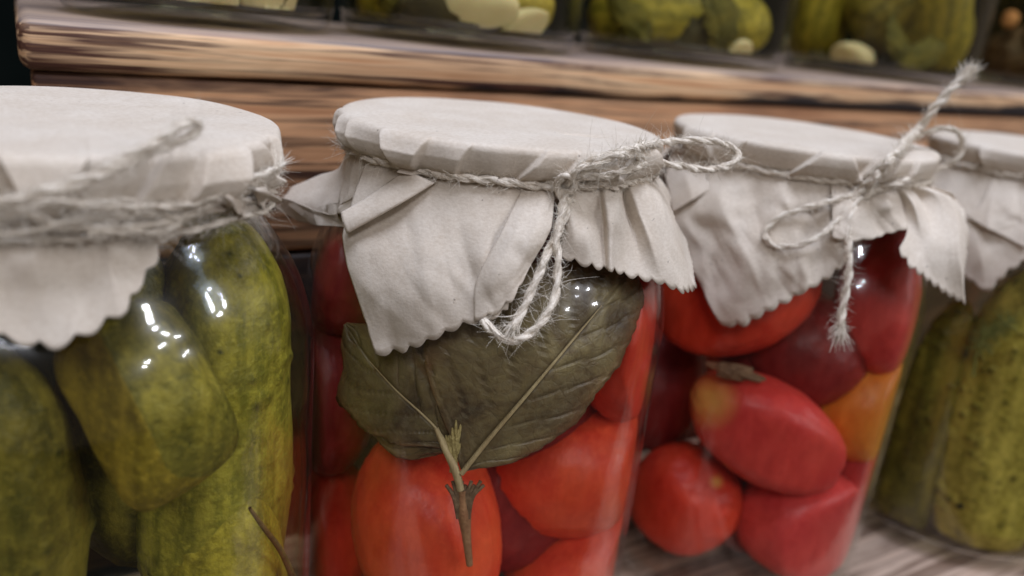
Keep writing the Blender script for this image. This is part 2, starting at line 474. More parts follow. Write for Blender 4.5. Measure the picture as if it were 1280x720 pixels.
def cat(P, t):
    """Catmull-Rom rows of P (k,3) at parameters t in 0..1"""
    P = np.asarray(P); k = len(P) - 1
    if k == 1: return P[0][None] * (1 - t[:, None]) + P[1][None] * t[:, None]
    E = np.vstack([2 * P[0] - P[1], P, 2 * P[-1] - P[-2]])
    x = np.clip(t * k, 0, k - 1e-9); i = x.astype(int); f = (x - i)[:, None]
    a, b, c, d = E[i], E[i + 1], E[i + 2], E[i + 3]
    return 0.5 * (2 * b + (-a + c) * f + (2 * a - 5 * b + 4 * c - d) * f * f + (-a + 3 * b - 3 * c + d) * f ** 3)

def cover_patch(jar, cols, scallop=0.0048, amp=0.0011, nv=26, step=0.00045, cartesian=False, crumple=0.0007, soft=2, phase=0.0, seed=0.0):
    """one sheet of the paper skirt: columns of control points from the string down to the cut edge"""
    CP = [[jar.pt(q) for q in col] for col in cols]
    if not cartesian:
        CP = [[jar.cyl(q) for q in col] for col in CP]
        for i, col in enumerate(CP):
            for j, q in enumerate(col):
                ref = CP[i - 1][j][0] if i else (col[0][0] if j == 0 else col[j - 1][0])
                while q[0] - ref > math.pi: q[0] -= 2 * math.pi
                while q[0] - ref < -math.pi: q[0] += 2 * math.pi
    tv = np.linspace(0, 1, nv)
    L = np.array([cat(col, tv) for col in CP])             # (cols, nv, 3)
    def xyz(A):
        if cartesian: return A
        return np.stack([jar.x + A[..., 1] * np.cos(A[..., 0] + jar.a0), jar.y + A[..., 1] * np.sin(A[..., 0] + jar.a0), A[..., 2]], -1)
    B = xyz(L)[:, -1]
    rows = [L[0][None]]; 
    for i in range(len(cols) - 1):
        seglen = max(np.linalg.norm(B[i + 1] - B[i]), 0.002)
        m_ = max(2, int(seglen / step))
        f = (np.arange(1, m_ + 1) / m_)[:, None, None]
        rows.append(L[i][None] * (1 - f) + L[i + 1][None] * f)
    A = np.concatenate(rows)
    for _ in range(soft):
        A[1:-1] = (A[:-2] + 2 * A[1:-1] + A[2:]) / 4
    # wider smoothing of the run, keeps creases readable but not knife sharp
    P = xyz(A)
    nu = len(P)
    if amp > 0:
        s_ = np.concatenate([[0], np.cumsum(np.linalg.norm(np.diff(P[:, -1], axis=0), axis=1))])
        sc_ = np.abs(np.sin(np.pi * (s_ / scallop + phase)))
        jit = 0.85 + 0.3 * np.array([noise.noise(Vector((v * 90, seed, 0))) for v in s_])
        dirv = P[:, -1] - P[:, -3]; dirv /= np.linalg.norm(dirv, axis=1)[:, None] + 1e-9
        off = (sc_ * jit - 0.75) * amp * 1.35
        wgt = tv ** 7
        P = P + dirv[:, None] * (off[:, None] * wgt[None])[..., None]
    # crumple: radial noise, fading in away from the string
    flat = P.reshape(-1, 3)
    rad = flat - np.array([jar.x, jar.y, 0]); rad[:, 2] = 0; rad /= np.linalg.norm(rad, axis=1)[:, None] + 1e-9
    nz = np.array([noise.noise(Vector((p[0], p[1], p[2] * .6)) * 70 + Vector((seed, 0, 0))) * 0.65 + abs(noise.noise(Vector(p) * 190 + Vector((0, seed, 0)))) * 0.30 - 1.5 * abs(noise.noise(Vector((p[0], p[1], p[2] * .45)) * 42 + Vector((3, seed, 7)))) for p in flat])
    fade = np.tile(np.minimum(1, tv * 3), nu)
    flat = flat + rad * (nz * crumple * fade)[:, None]
    # sharp creases: short random fold lines, cusped across
    rg = np.random.default_rng(int(seed * 17) + 5)
    if crumple > 0.0005:
        ang = np.unwrap(np.arctan2(flat[:, 1] - jar.y, flat[:, 0] - jar.x).reshape(nu, nv), axis=0).reshape(-1)
        U = np.stack([ang * 0.053, flat[:, 2]], 1)
        h = np.zeros(len(U))
        span = max(0.01, U[:, 0].max() - U[:, 0].min())
        for _ in range(int(10 + span / 0.0035)):
            c = U[rg.integers(0, len(U))]; a = rg.uniform(0.15, 0.85) * math.pi
            if rg.random() < .3: a = rg.uniform(0, math.pi)
            t_ = np.array([math.cos(a), math.sin(a)]); q = U - c
            dl = q @ t_; dp = q @ np.array([-t_[1], t_[0]])
            side = np.where(dp > 0, 1.0, rg.uniform(.2, 1.6))
            h += rg.choice([-1, 1]) * rg.uniform(.25, 1.0) * 0.00095 * np.exp(-np.abs(dp) * side / 0.0022) * np.exp(-(dl / rg.uniform(.004, .014)) ** 2)
        flat = flat + rad * (h * fade)[:, None]
    return flat, grid_faces(nu, nv)

def merge(parts):
    V, F, o = [], [], 0
    for v, f in parts:
        V.append(v); F.append(f + o); o += len(v)
    return np.vstack(V), np.vstack(F)

def cap_mesh(jar, creases, dents=(), seed=0.0, rlid=0.0443):
    """the paper pulled over the lid: flat top, rounded rim, drawn in to the string, slanting creases on the rim"""
    Ht = jar.H; zs, rs = jar.zs, jar.rs
    prof = [(0.0, -0.0002), (rlid * .3, -0.0002), (rlid * .6, 0.0), (rlid * .86, 0.0001), (rlid * .945, 0.0000), (rlid * .972, -0.0002), (rlid * .990, -0.0006), (rlid * .999, -0.0013), (rlid * 1.0, -0.0022),
            (rlid * .992, -zs * .50), (rlid * .972, -zs * .80), (rs + .0008, -zs * .93), (rs, -zs - .0002), (rs + .0005, -zs - .0010)]
    prof = smooth_profile(prof, 8)
    nth = 1080
    th = np.linspace(0, 2 * np.pi, nth, endpoint=False)
    Pr = np.tile(prof[:, 0], (nth, 1)); Pz = np.tile(prof[:, 1], (nth, 1))
    T = np.tile(th[:, None], (1, len(prof)))
    s = np.clip(-Pz / zs, 0, 1)                                   # 0 at the top edge, 1 at the string
    out_w = np.clip((Pr / rlid - 0.86) / 0.12, 0, 1)             # creases die out on the flat top
    for (a_top, a_bot, h, wdt, sgn) in creases:
        a = R_(a_top) * (1 - s) + R_(a_bot) * s + jar.a0
        d = ((T - a) * sgn + np.pi) % (2 * np.pi) - np.pi
        step = 1 / (1 + np.exp(-np.clip(d, -.3, .3) / 0.0035))                        # sharp side
        k = step * np.exp(-np.clip(d, 0, None) / R_(wdt))
        Pr = Pr + 2.4 * h * k * out_w * (0.35 + 0.65 * np.clip(s * 2, 0, 1))
    # ripples of the gathered paper, growing towards the string
    rip = np.array([[noise.noise(Vector((math.cos(t) * 9, math.sin(t) * 9, z * 60 + seed))) for z in (0, 0.5, 1)] for t in th])
    rip = rip[:, 0:1] * (1 - s) + rip[:, 2:3] * s
    Pr = Pr + rip * 0.0007 * out_w * (0.3 + s)
    X = jar.x + Pr * np.cos(T); Y = jar.y + Pr * np.sin(T); Z = jar.z0 + Ht + Pz
    V = np.stack([X, Y, Z], -1).reshape(-1, 3)
    nz = np.array([noise.noise(Vector((p[0], p[1], 0)) * 45 + Vector((seed, seed, 0))) for p in V])
    V[:, 2] += nz * 0.00045 * (1 - out_w.reshape(-1) * .5)
    for (px, py, lx, ly, dep) in dents:
        c = np.array(at_plane(px, py, jar.z0 + Ht)); ux = np.array([M[0][0], M[0][1]]); ux /= np.linalg.norm(ux)
        uy = np.array([-ux[1], ux[0]])
        q = V[:, :2] - c[:2]; a = q @ ux; b = q @ uy + (q @ ux) ** 2 * 12
        V[:, 2] -= dep * np.exp(-(a / lx) ** 4 - (b / ly) ** 2)
    return V, grid_faces(nth, len(prof), True)

def at_plane(px, py, z):
    o, d = ray(px, py); t = (z - o[2]) / d[2]; return o + d * t

def local(V, root):
    return np.asarray(V) - np.array(root.location)

def build_cover(jar, patches, creases, dents=(), seed=0.0):
    V, F = cap_mesh(jar, creases, dents, seed)
    o = mesh_obj('paper_cover', local(V, jar.root), F, PAPER, jar.root)
    md = o.modifiers.new('thick', 'SOLIDIFY'); md.thickness = 0.00022; md.offset = 1
    V, F = merge(patches)
    o2 = mesh_obj('paper_skirt', local(V, jar.root), F, PAPER, jar.root)
    md = o2.modifiers.new('thick', 'SOLIDIFY'); md.thickness = 0.00024; md.offset = 0
    return o, o2

# ------------------------------------------------------------------ twine
def path_points(P, step=0.00045):
    P = np.asarray(P, float); k = len(P) - 1
    dense = cat(P, np.linspace(0, 1, k * 40 + 1))
    s = np.concatenate([[0], np.cumsum(np.linalg.norm(np.diff(dense, axis=0), axis=1))])
    n_ = max(6, int(s[-1] / step))
    t = np.linspace(0, s[-1], n_)
    return np.stack([np.interp(t, s, dense[:, i]) for i in range(3)], 1), t

def frames(C):
    T = np.gradient(C, axis=0); T /= np.linalg.norm(T, axis=1)[:, None] + 1e-12
    Nn = np.zeros_like(C); up = np.array([0.13, 0.21, 0.97]); v = np.cross(T[0], up); v /= np.linalg.norm(v)
    for i in range(len(C)):
        v = v - T[i] * (v @ T[i]); v /= np.linalg.norm(v) + 1e-12; Nn[i] = v
    return T, Nn, np.cross(T, Nn)

def tube(C, rad, k=7):
    T, A, B = frames(C)
    th = np.linspace(0, 2 * np.pi, k, endpoint=False)
    rad = np.broadcast_to(rad, (len(C),))
    V = C[:, None] + (A[:, None] * np.cos(th)[None, :, None] + B[:, None] * np.sin(th)[None, :, None]) * rad[:, None, None]
    n_ = len(C)
    i, j = np.meshgrid(np.arange(n_ - 1), np.arange(k), indexing='ij'); j2 = (j + 1) % k
    F = np.stack([i * k + j, i * k + j2, (i + 1) * k + j2, (i + 1) * k + j], -1).reshape(-1, 4)
    return V.reshape(-1, 3), F

def rope(P, r=0.00095, plies=2, pitch=0.0105, seed=0, fray=None):
    """twisted plies around a path; returns (ply meshes, hair meshes)"""
    rg = np.random.default_rng(seed)
    C, t = path_points(P)
    wob = np.array([[noise.noise(Vector((v * 160, seed * 3.3 + q, 0))) for q in (0, 5, 9)] for v in t])
    C = C + wob * r * 0.35
    T, A, B = frames(C)
    parts, hairs = [], []
    for q in range(plies):
        ph = 2 * np.pi * (t / pitch + q / plies) + wob[:, 0] * 0.9
        rr = r * 0.38 * (1 + 0.4 * wob[:, 1])
        D = C + (A * np.cos(ph)[:, None] + B * np.sin(ph)[:, None]) * rr[:, None]
        rad = r * 0.60 * (1 + 0.55 * np.array([noise.noise(Vector((v * 380, seed + q * 7.0, 3))) for v in t]))
        parts.append(tube(D, rad, 8))
        # coarse fibres lying along the ply
        for _ in range(11):
            ph2 = rg.uniform(0, 6.28); 
            a2 = 2 * np.pi * t / (pitch * rg.uniform(.8, 2.5)) * rg.choice([-.3, 1, 1]) + ph2
            T2, A2, B2 = T, A, B
            rr2 = r * 0.60 * (1.0 + 0.30 * np.array([noise.noise(Vector((v * 200, seed + q, ph2))) for v in t]))
            E_ = D + (A2 * np.cos(a2)[:, None] + B2 * np.sin(a2)[:, None]) * rr2[:, None]
            parts.append(tube(E_[::2], r * rg.uniform(.07, .14), 4))
    L = t[-1]
    for _ in range(int(L * 9000)):
        i = rg.integers(0, len(C)); a = rg.uniform(0, 6.28)
        d = A[i] * math.cos(a) + B[i] * math.sin(a)
        p = C[i] + d * r * 0.8
        ln = rg.choice([rg.uniform(0.0008, 0.0025), rg.uniform(0.002, 0.006)], p=[.75, .25])
        v = d * rg.uniform(.3, 1.0) + T[i] * rg.uniform(-1.2, 1.2); v /= np.linalg.norm(v)
        bend = rg.normal(0, .55, 3)
        q = np.array([p + v * ln * s + bend * ln * s * s * 0.6 for s in (0, .3, .65, 1.0)])
        hairs.append(tube(q, np.array([1, .85, .6, .25]) * rg.uniform(0.000035, 0.00006), 3))
    if fray is not None:
        for (end, num, ln0) in fray:
            p = C[0 if end == 0 else -1]; T0 = -T[0] if end == 0 else T[-1]
            for _ in range(num):
                d = rg.normal(0, .33, 3); v = T0 + d; v /= np.linalg.norm(v)
                st = p - T0 * rg.uniform(0, .003) + rg.normal(0, r * .42, 3)
                ln = ln0 * rg.uniform(.5, 1.15); bend = rg.normal(0, .45, 3)
                q = np.array([st + v * ln * s + bend * ln * s * s * .5 for s in (0, .3, .65, 1.0)])
                hairs.append(tube(q, np.array([1.6, 1.4, 1.0, .4]) * rg.uniform(0.00006, 0.00013), 3))
    return parts, hairs

def build_twine(jar, paths, name='twine'):
    V, H_ = [], []
    for k, (P, kw) in enumerate(paths):
        a, b = rope([jar.pt(q) if isinstance(q, tuple) else q for q in P], seed=k + int(abs(jar.x) * 1000), **kw)
        V += a; H_ += b
    v, f = merge(V)
    o = mesh_obj(name, local(v, jar.root), f, TWINE, jar.root)
    v, f = merge(H_)
    h = mesh_obj('loose_fibres', local(v, jar.root), f, FIBRE, o)
    h['kind'] = 'stuff'
    return o

def ring_path(jar, dz=0.0, dr=0.0006, a0=0, a1=360, wob=0.0004, seed=0, n_=60):
    out = []
    for a in np.linspace(a0, a1, n_):
        k = noise.noise(Vector((math.cos(R_(a)) * 3, math.sin(R_(a)) * 3, seed)))
        out.append(np.array([jar.x + (jar.rs + dr) * math.cos(R_(a) + jar.a0), jar.y + (jar.rs + dr) * math.sin(R_(a) + jar.a0), jar.z0 + jar.H - jar.zs + dz + k * wob]))
    return out

# ------------------------------------------------------------------ things inside the jars
def sphere_dirs(nu=56, nv=40):
    ph = np.linspace(0.0, np.pi, nv)
    th = np.linspace(0, 2 * np.pi, nu, endpoint=False)
    TH, PH = np.meshgrid(th, ph, indexing='ij')
    D = np.stack([np.sin(PH) * np.cos(TH), np.sin(PH) * np.sin(TH), np.cos(PH)], -1).reshape(-1, 3)
    return D, grid_faces(nu, nv, True)

def view_axes(phi):
    """long axis lies in the picture plane at angle phi (deg, counter-clockwise from right)"""
    r, u, f = M[0], -M[1], M[2]
    a = math.cos(R_(phi)) * r + math.sin(R_(phi)) * u
    b = -math.sin(R_(phi)) * r + math.cos(R_(phi)) * u
    return a, b, -f

def in_jar_point(jar, px, py, rho):
    """point on the sight line (px,py) at distance rho from the jar axis, near side"""
    o, d = ray(px, py)
    t = np.linspace(0.05, 0.6, 2400)
    P = o[None] + d[None] * t[:, None]
    r = np.hypot(P[:, 0] - jar.x, P[:, 1] - jar.y)
    i = np.where((r[:-1] > rho) & (r[1:] <= rho))[0]
    k = i[0] if len(i) else int(np.argmin(r))
    return P[k]

def clamp_in(jar, V):
    z = V[:, 2] - jar.z0
    z = np.clip(z, 0.0072, jar.H - 0.012)
    rmax = inner_radius(z, jar.H, jar.R)
    q = V[:, :2] - np.array([jar.x, jar.y]); r = np.linalg.norm(q, axis=1) + 1e-9
    # soft squeeze against the glass
    kk = 0.0016
    x = np.clip((r - rmax) / kk, -40, 40)
    k = np.clip(rmax - kk * np.log1p(np.exp(-x)), 0, None) / r
    k = np.where(x < -8, 1.0, k)
    V = V.copy(); V[:, :2] = np.array([jar.x, jar.y]) + q * k[:, None]; V[:, 2] = z + jar.z0
    return V

def blob(jar, name, px, py, rho, a, b, c, phi, mat, label, cat, group=None, lump=0.04, seed=0.0, spot=None, expo=1.0, nu=56, nv=40, clamp=True, tag_it=True, boxy=None, wrk=0.0):
    ctr = in_jar_point(jar, px, py, rho)
    A, B, Cc = view_axes(phi)
    D, F = sphere_dirs(nu, nv)
    if boxy:
        D = np.sign(D) * np.abs(D) ** boxy
        D = D / (np.max(np.abs(D), axis=1)[:, None] ** 0.35)
    nz = np.array([noise.noise(Vector(d) * 1.6 + Vector((seed, 0, 0))) for d in D])
    nz2 = np.array([noise.noise(Vector(d) * 5 + Vector((0, seed, 0))) for d in D])
    L = D * (1 + lump * nz + lump * .3 * nz2 - wrk * np.array([abs(noise.noise(Vector((d[0] * 7, d[1] * 7, d[2] * 2.2)) + Vector((seed, 2, 0)))) for d in D]))[:, None]
    # the pole axis (local z) is the long axis
    W = L[:, 2:3] * a * A[None] + L[:, 0:1] * b * B[None] + L[:, 1:2] * c * Cc[None] + ctr[None]
    if clamp: W = clamp_in(jar, W)
    sp = np.zeros(len(D))
    if spot:
        for (sx, sy, rr) in spot:
            pc = in_jar_point(jar, sx, sy, rho)   # direction only
            o, d = ray(sx, sy); d = d / np.linalg.norm(d)
            q = W - o; dist = np.linalg.norm(q - (q @ d)[:, None] * d[None], axis=1)
            near = (q @ d) < (ctr - o) @ d + 0.002
            sp = np.maximum(sp, np.clip(1.3 - dist / rr, 0, 1) * near)
    o = mesh_obj(name, W - ctr, F, mat, None, attrs={'spot': np.clip(sp, 0, 1)})
    o.location = ctr
    if tag_it: tag(o, label, cat, group)
    return o

def cucumber(jar, px0, py0, px1, py1, rho, Rc, mat, label, name='cucumber', group='pickled cucumbers', bend=0.003, seed=0.0, warts=90, wh=0.0006, wr=0.0013, clamp=True, taper=0.85, nu=96, nv=150, pit=False):
    P0 = in_jar_point(jar, px0, py0, rho); P1 = in_jar_point(jar, px1, py1, rho)
    ctr = (P0 + P1) / 2; ax = P1 - P0; L = np.linalg.norm(ax); ax /= L
    side = np.cross(ax, M[2]); side /= np.linalg.norm(side); fr = np.cross(ax, side)
    D, F = sphere_dirs(nu, nv)
    # capsule by stretching the sphere
    t = (1 - np.arccos(np.clip(D[:, 2], -1, 1)) / np.pi)     # 0..1
    zz = (t - .5) * 2
    e = 1 - np.abs(zz) ** 3.2
    rad = Rc * np.sqrt(np.clip(e, 0, 1)) * (1 - (1 - taper) * (zz * .5 + .5))
    ang = np.arctan2(D[:, 1], D[:, 0])
    rg = np.random.default_rng(int(seed * 10) + 3)
    ridge = 1 + 0.035 * np.cos(ang * 3 + seed) + 0.012 * np.cos(ang * 7)
    nz = np.array([noise.noise(Vector((math.cos(a) * 1.2, math.sin(a) * 1.2, z * 2.2 + seed))) for a, z in zip(ang, zz)])
    rad = rad * ridge * (1 + 0.07 * nz)
    loc = np.stack([rad * np.cos(ang), rad * np.sin(ang), zz * L / 2], 1)
    loc[:, 0] += bend * (1 - zz ** 2)
    wart = np.zeros(len(D)); disp = np.zeros(len(D))
    for _ in range(warts):
        i = rg.integers(0, len(D)); r_ = wr * rg.uniform(.6, 1.5)
        d2 = ((loc - loc[i]) ** 2).sum(1)
        g = np.exp(-d2 / r_ ** 2)
        disp += g * wh * rg.uniform(.5, 1.4)
        wart = np.maximum(wart, np.exp(-d2 / (r_ * .75) ** 2) * rg.uniform(.4, 1))
    nrm = np.stack([np.cos(ang), np.sin(ang), zz * .2], 1)
    loc = loc + nrm * (disp * (1 if not pit else .6))[:, None]
    W = ctr + loc[:, 0:1] * side + loc[:, 1:2] * fr + loc[:, 2:3] * ax
    if clamp: W = clamp_in(jar, W)
    # local frame: z along the cucumber so that the stripes of the material follow it
    Rm = np.stack([side, fr, ax], 1)
    o = mesh_obj(name, (W - ctr) @ Rm, F, mat, None, attrs={'wart': np.clip(wart, 0, 1)})
    mw = Matrix([list(Rm[0]), list(Rm[1]), list(Rm[2])]).to_4x4(); o.matrix_world = Matrix.Translation(Vector(ctr)) @ mw
    tag(o, label, 'cucumber', group)
    return o

# ================================================================== the four jars in front
G_J = 'paper covered jars in a row on the lower shelf'
J1 = Jar(-0.1062, 0.0, 0.168, 'nearest jar of cucumbers, cropped at the left edge, paper cover bound with thick twine', 0.0108, brine=BRINE_G, group=G_J)
J2 = Jar(0.0012, 0.0, 0.1692, 'jar of tomatoes with basil leaf, in sharp focus, twine bow on its paper cover', 0.0082, group=G_J)
J3 = Jar(0.1205, -0.003, 0.168, 'jar of whole tomatoes whose twine bow has one frayed end sticking up', 0.0085, group=G_J)
J4 = Jar(0.2430, -0.025, 0.168, 'rightmost front jar of warty cucumbers with dill, cropped by the right edge', 0.0085, brine=BRINE_G, group=G_J)

def E_(n_=1): return n_
# ---- jar 2, the sharp one
p2 = [
 # front panel hanging to a corner at lower left
 cover_patch(J2, [[('t', 462), (431, 287, .0012), (445, 362, .001), (469, 447, .001)], [('t', 500), (474, 310, .001), (483, 380, .0015), (505, 442, .001)],
                  [('t', 540), (528, 300, .001), (535, 365, .0022), (545, 426, .001)], [('t', 585), (575, 300, .0), (575, 350, .0005), (583, 407, .001)],
                  [('t', 640), (607, 310, .001), (600, 360, .0012), (603, 402, .001)], [('t', 650), (620, 320, -.0004), (622, 370, -.0004), (626, 392, .0)], [('t', 676), (655, 300, -.0006), (640, 350, -.0006), (634, 384, -.0004)]], seed=1.0, crumple=.0011, phase=.1),
 # pleat lying over it
 cover_patch(J2, [[('t', 657), (625, 292, .0006), (596, 350, .0010), (592, 402, .0018)], [('t', 664), (640, 300, .0034), (618, 350, .0036), (612, 400, .0030)],
                  [('t', 680), (668, 290, .0040), (645, 345, .0042), (640, 379, .0034)], [('t', 694), (688, 285, .0030), (672, 320, .0030), (663, 337, .0026)],
                  [('t', 690), (682, 285, -.001), (670, 315, -.001), (662, 325, -.001)]], seed=2.0, soft=3, phase=.3),
 # right side skirt
 cover_patch(J2, [[('t', 700), (702, 270, -.0005), (701, 300, .0), (702, 322, .0)], [('t', 712), (712, 262, .0035), (716, 295, .0035), (716, 329, .001)],
                  [('t', 735), (733, 262, .0010), (735, 295, .0045), (736, 334, .0025)], [('t', 750), (750, 265, .0002), (752, 300, .0002), (757, 339, .0010)],
                  [('t', 754), (755, 262, .0040), (759, 300, .0035), (762, 339, .0030)], [('t', 768), (772, 262, .0045), (780, 305, .0015), (784, 347, .0012)],
                  [('t', 778), (783, 258, -.0005), (796, 300, .0012), (804, 351, .0022)], [('t', 784), (795, 250, .0045), (814, 300, .0055), (830, 357, .0040)],
                  [('t', 800), (812, 245, .0060), (832, 300, .0060), (855, 367, .0060)], [('c', 84, .0415, -.0082), ('c', 84, .048, -.018), ('c', 86, .055, -.030), ('c', 88, .058, -.040)]], seed=3.0, amp=.0012, phase=.2, scallop=.0042),
 # round the back
 cover_patch(J2, [[('c', a, .0415, -.0082), ('c', a, .050 + .003 * math.sin(a), -.018), ('c', a, .0565 + .002 * math.sin(a * 2), -.030 - .008 * abs(math.sin(R_(a * 2))))] for a in range(86, 238, 8)], seed=4.0),
 # left flap curling up and out towards the neighbouring jar
 cover_patch(J2, [[('c', -88, .0415, -.0082), ('d', 425, 208, .222), ('d', 396, 219, .231), ('d', 362, 234, .239)],
                  [('c', -80, .0418, -.0084), ('d', 426, 224, .216), ('d', 392, 238, .227), ('d', 350, 250, .236)],
                  [('c', -74, .0422, -.0086), ('d', 430, 242, .205), ('d', 406, 256, .214), ('d', 378, 263, .226)],
                  [('t', 452), ('d', 446, 240, .198), ('d', 432, 258, .203), ('d', 424, 270, .206)],
                  [('t', 462), ('d', 462, 226, .196), ('d', 452, 244, .197), ('d', 438, 264, .199)]], cartesian=True, seed=5.0, amp=.0, crumple=.0008),
 cover_patch(J2, [[('d', 338, 243, .236), ('d', 340, 251, .2355), ('d', 344, 262, .235)], [('d', 364, 250, .228), ('d', 366, 260, .2275), ('d', 372, 276, .227)],
                  [('d', 392, 262, .218), ('d', 394, 270, .2175), ('d', 397, 282, .217)], [('d', 412, 268, .211), ('d', 413, 274, .2105), ('d', 414, 283, .210)], [('d', 428, 266, .206), ('d', 429, 274, .2055), ('d', 431, 284, .205)]],
             cartesian=True, seed=6.0, amp=.0, crumple=.0006),
 # narrow strip folded across the front panel
 cover_patch(J2, [[(505, 214, .0020), (470, 238, .0035), (448, 253, .0045), (425, 266, .0060)], [(520, 218, .0038), (484, 247, .0045), (459, 265, .0052), (428, 280, .0060)],
                  [(543, 229, .0020), (500, 256, .0042), (466, 275, .0045), (433, 293, .0050)], [(543, 226, .0), (500, 250, .0006), (466, 268, .001), (436, 284, .002)]], seed=7.0, amp=0, crumple=.0004, soft=3),
]
build_cover(J2, p2, creases=[(-66, -58, .0016, 7, 1), (-56, -50, .0013, 9, 1), (-39, -31, .0014, 12, 1), (-21, -25, .0013, 14, -1), (14, 5, .0010, 9, 1), (26, 17, .0012, 10, 1), (47, 38, .0012, 12, 1), (-80, -74, .0010, 6, 1), (-8, -13, .0009, 8, -1), (60, 66, .0012, 8, -1), (36, 41, .0008, 6, -1)],
            dents=[(731, 168, .0052, .0011, .0016)], seed=1.0)
# ---- jar 3
p3 = [
 cover_patch(J3, [[('t', 848), (842, 272, .0006), (862, 335, .0006), (903, 410, .001)], [('t', 880), (880, 275, .002), (897, 340, .001), (930, 409, .0012)],
                  [('t', 905), (905, 268, .0035), (935, 325, .0028), (960, 391, .0010)], [('t', 940), (945, 262, .0), (965, 320, .0), (992, 375, .0014)],
                  [('t', 975), (985, 258, .0025), (1000, 310, .0025), (1012, 364, .0022)], [('t', 1005), (1012, 262, .0), (1025, 300, .0), (1032, 352, .0005)], [('t', 1030), (1035, 262, .002), (1045, 300, .002), (1052, 337, .0015)],
                  [('t', 1042), (1050, 262, .0), (1058, 290, .0), (1062, 320, .0)]], seed=11.0, crumple=.0012),
 cover_patch(J3, [[('t', 1038), (1040, 255, .003), (1040, 275, .003), (1040, 298, .004)], [('t', 1062), (1062, 258, .005), (1063, 280, .005), (1066, 301, .004)],
                  [('t', 1085), (1088, 256, .003), (1090, 275, .003), (1092, 299, .003)], [('t', 1105), (1110, 252, .005), (1116, 270, .004), (1133, 287, .003)], [('t', 1118), (1125, 250, .0), (1130, 262, .0), (1134, 278, .001)]], seed=12.0, amp=.0004),
 cover_patch(J3, [[('t', 1112), (1127, 250, .001), (1134, 285, .002), (1122, 313, .003)], [('t', 1120), (1140, 252, .005), (1152, 300, .004), (1140, 336, .005)],
                  [('t', 1127), (1150, 248, .001), (1165, 300, .006), (1160, 351, .006)], [('t', 1135), (1172, 248, .006), (1185, 310, .008), (1185, 370, .007)],
                  [('t', 1142), (1188, 252, .009), (1200, 320, .010), (1211, 382, .010)], [('t', 1144), (1192, 250, .006), (1204, 290, .008), (1205, 335, .008)], [('t', 1145), (1196, 245, .002), (1206, 275, .003), (1210, 305, .004)]], seed=13.0, amp=.0013, scallop=.0040, crumple=.0012),
 cover_patch(J3, [[('c', a, .0415, -.0085), ('c', a, .050 + .003 * math.sin(a), -.018), ('c', a, .0565 + .002 * math.sin(a * 2), -.030 - .006 * abs(math.sin(R_(a * 2))))] for a in range(82, 285, 8)], seed=14.0),
 cover_patch(J3, [[('t', 858), (834, 212, .0010), (836, 240, .0020), (841, 266, .0020)], [('t', 878), (860, 216, .0035), (862, 235, .0035), (866, 250, .0035)], [('t', 893), (882, 222, .002), (886, 228, .002), (891, 234, .002)]], seed=15.0, amp=0, crumple=.0005),
]
build_cover(J3, p3, creases=[(-55, -48, .0012, 10, 1), (-36, -33, .0010, 8, -1), (20, 26, .0010, 7, -1), (40, 33, .0009, 7, 1), (-20, -27, .0012, 14, -1), (9, -2, .0016, 10, 1), (30, 22, .0012, 10, 1), (50, 44, .0010, 9, 1)], seed=11.0)
# ---- jar 4
p4 = [
 cover_patch(J4, [[('c', -75, .0415, -.0085), ('c', -72, .049, -.020), ('c', -70, .055, -.032)], [('t', 1178), (1195, 290, .001), (1204, 344, .001)], [('t', 1205), (1220, 300, .0015), (1234, 367, .001)], [('t', 1235), (1245, 285, .0), (1258, 342, .001)],
                  [('t', 1262), (1270, 280, .001), (1284, 326, .001)], [('t', 1300), (1310, 275, .0), (1325, 310, .0)], [('t', 1350), (1350, 275, .001), (1360, 320, .001)], [('c', 72, .0415, -.0085), ('c', 72, .049, -.020), ('c', 72, .056, -.032)]], seed=21.0, scallop=.0052),
 cover_patch(J4, [[('c', a, .0415, -.0085), ('c', a, .050, -.018), ('c', a, .0565, -.030 - .006 * abs(math.sin(R_(a * 2))))] for a in range(70, 292, 8)], seed=24.0),
 cover_patch(J4, [[('t', 1245), (1226, 255, .002), (1206, 269, .002)], [('t', 1275), (1258, 268, .0035), (1235, 286, .0035)], [('t', 1310), (1300, 285, .003), (1280, 310, .003)]], seed=25.0, amp=0),
]
build_cover(J4, p4, creases=[(-30, -24, .0012, 10, 1), (0, -8, .0012, 10, 1), (25, 20, .001, 8, 1)], seed=21.0)
# ---- jar 1
p1 = [
 cover_patch(J1, [[('c', -60, .0415, -.0125), ('c', -60, .052, -.030), ('c', -60, .0565, -.045)], [('c', -48, .0415, -.0125), ('c', -46, .051, -.030), ('c', -44, .0565, -.050)], [('t', -60), (-55, 345, .001), (-50, 415, .001)],
                  [('t', 0), (-5, 345, .0), (0, 428, .001)], [('t', 55), (45, 345, .002), (62, 441, .001)], [('t', 105), (95, 340, .0), (117, 420, .001)],
                  [('t', 150), (140, 330, .0015), (160, 389, .001)], [('t', 190), (172, 310, .0), (186, 350, .001)], [('t', 225), (205, 285, .001), (215, 292, .001)], [('t', 240), (225, 272, .001), (228, 278, .001)]], seed=31.0, amp=.0013, scallop=.0056, crumple=.0010),
 cover_patch(J1, [[('t', 262), (268, 240, .002), (276, 252, .003)], [('t', 280), (288, 246, .005), (294, 263, .006)], [('t', 296), (304, 252, .003), (311, 275, .004)],
                  [('t', 304), (318, 250, -.002), (322, 266, -.002)], [('t', 312), (328, 238, .005), (330, 253, .006)], [('t', 322), (342, 240, .007), (362, 254, .010)]], seed=32.0, scallop=.0030, amp=.0013, crumple=.0006),
 cover_patch(J1, [[('c', a, .0415, -.0125), ('c', a, .050, -.021), ('c', a, .056, -.034 - .006 * abs(math.sin(R_(a * 2))))] for a in range(120, 302, 8)], seed=34.0),
]
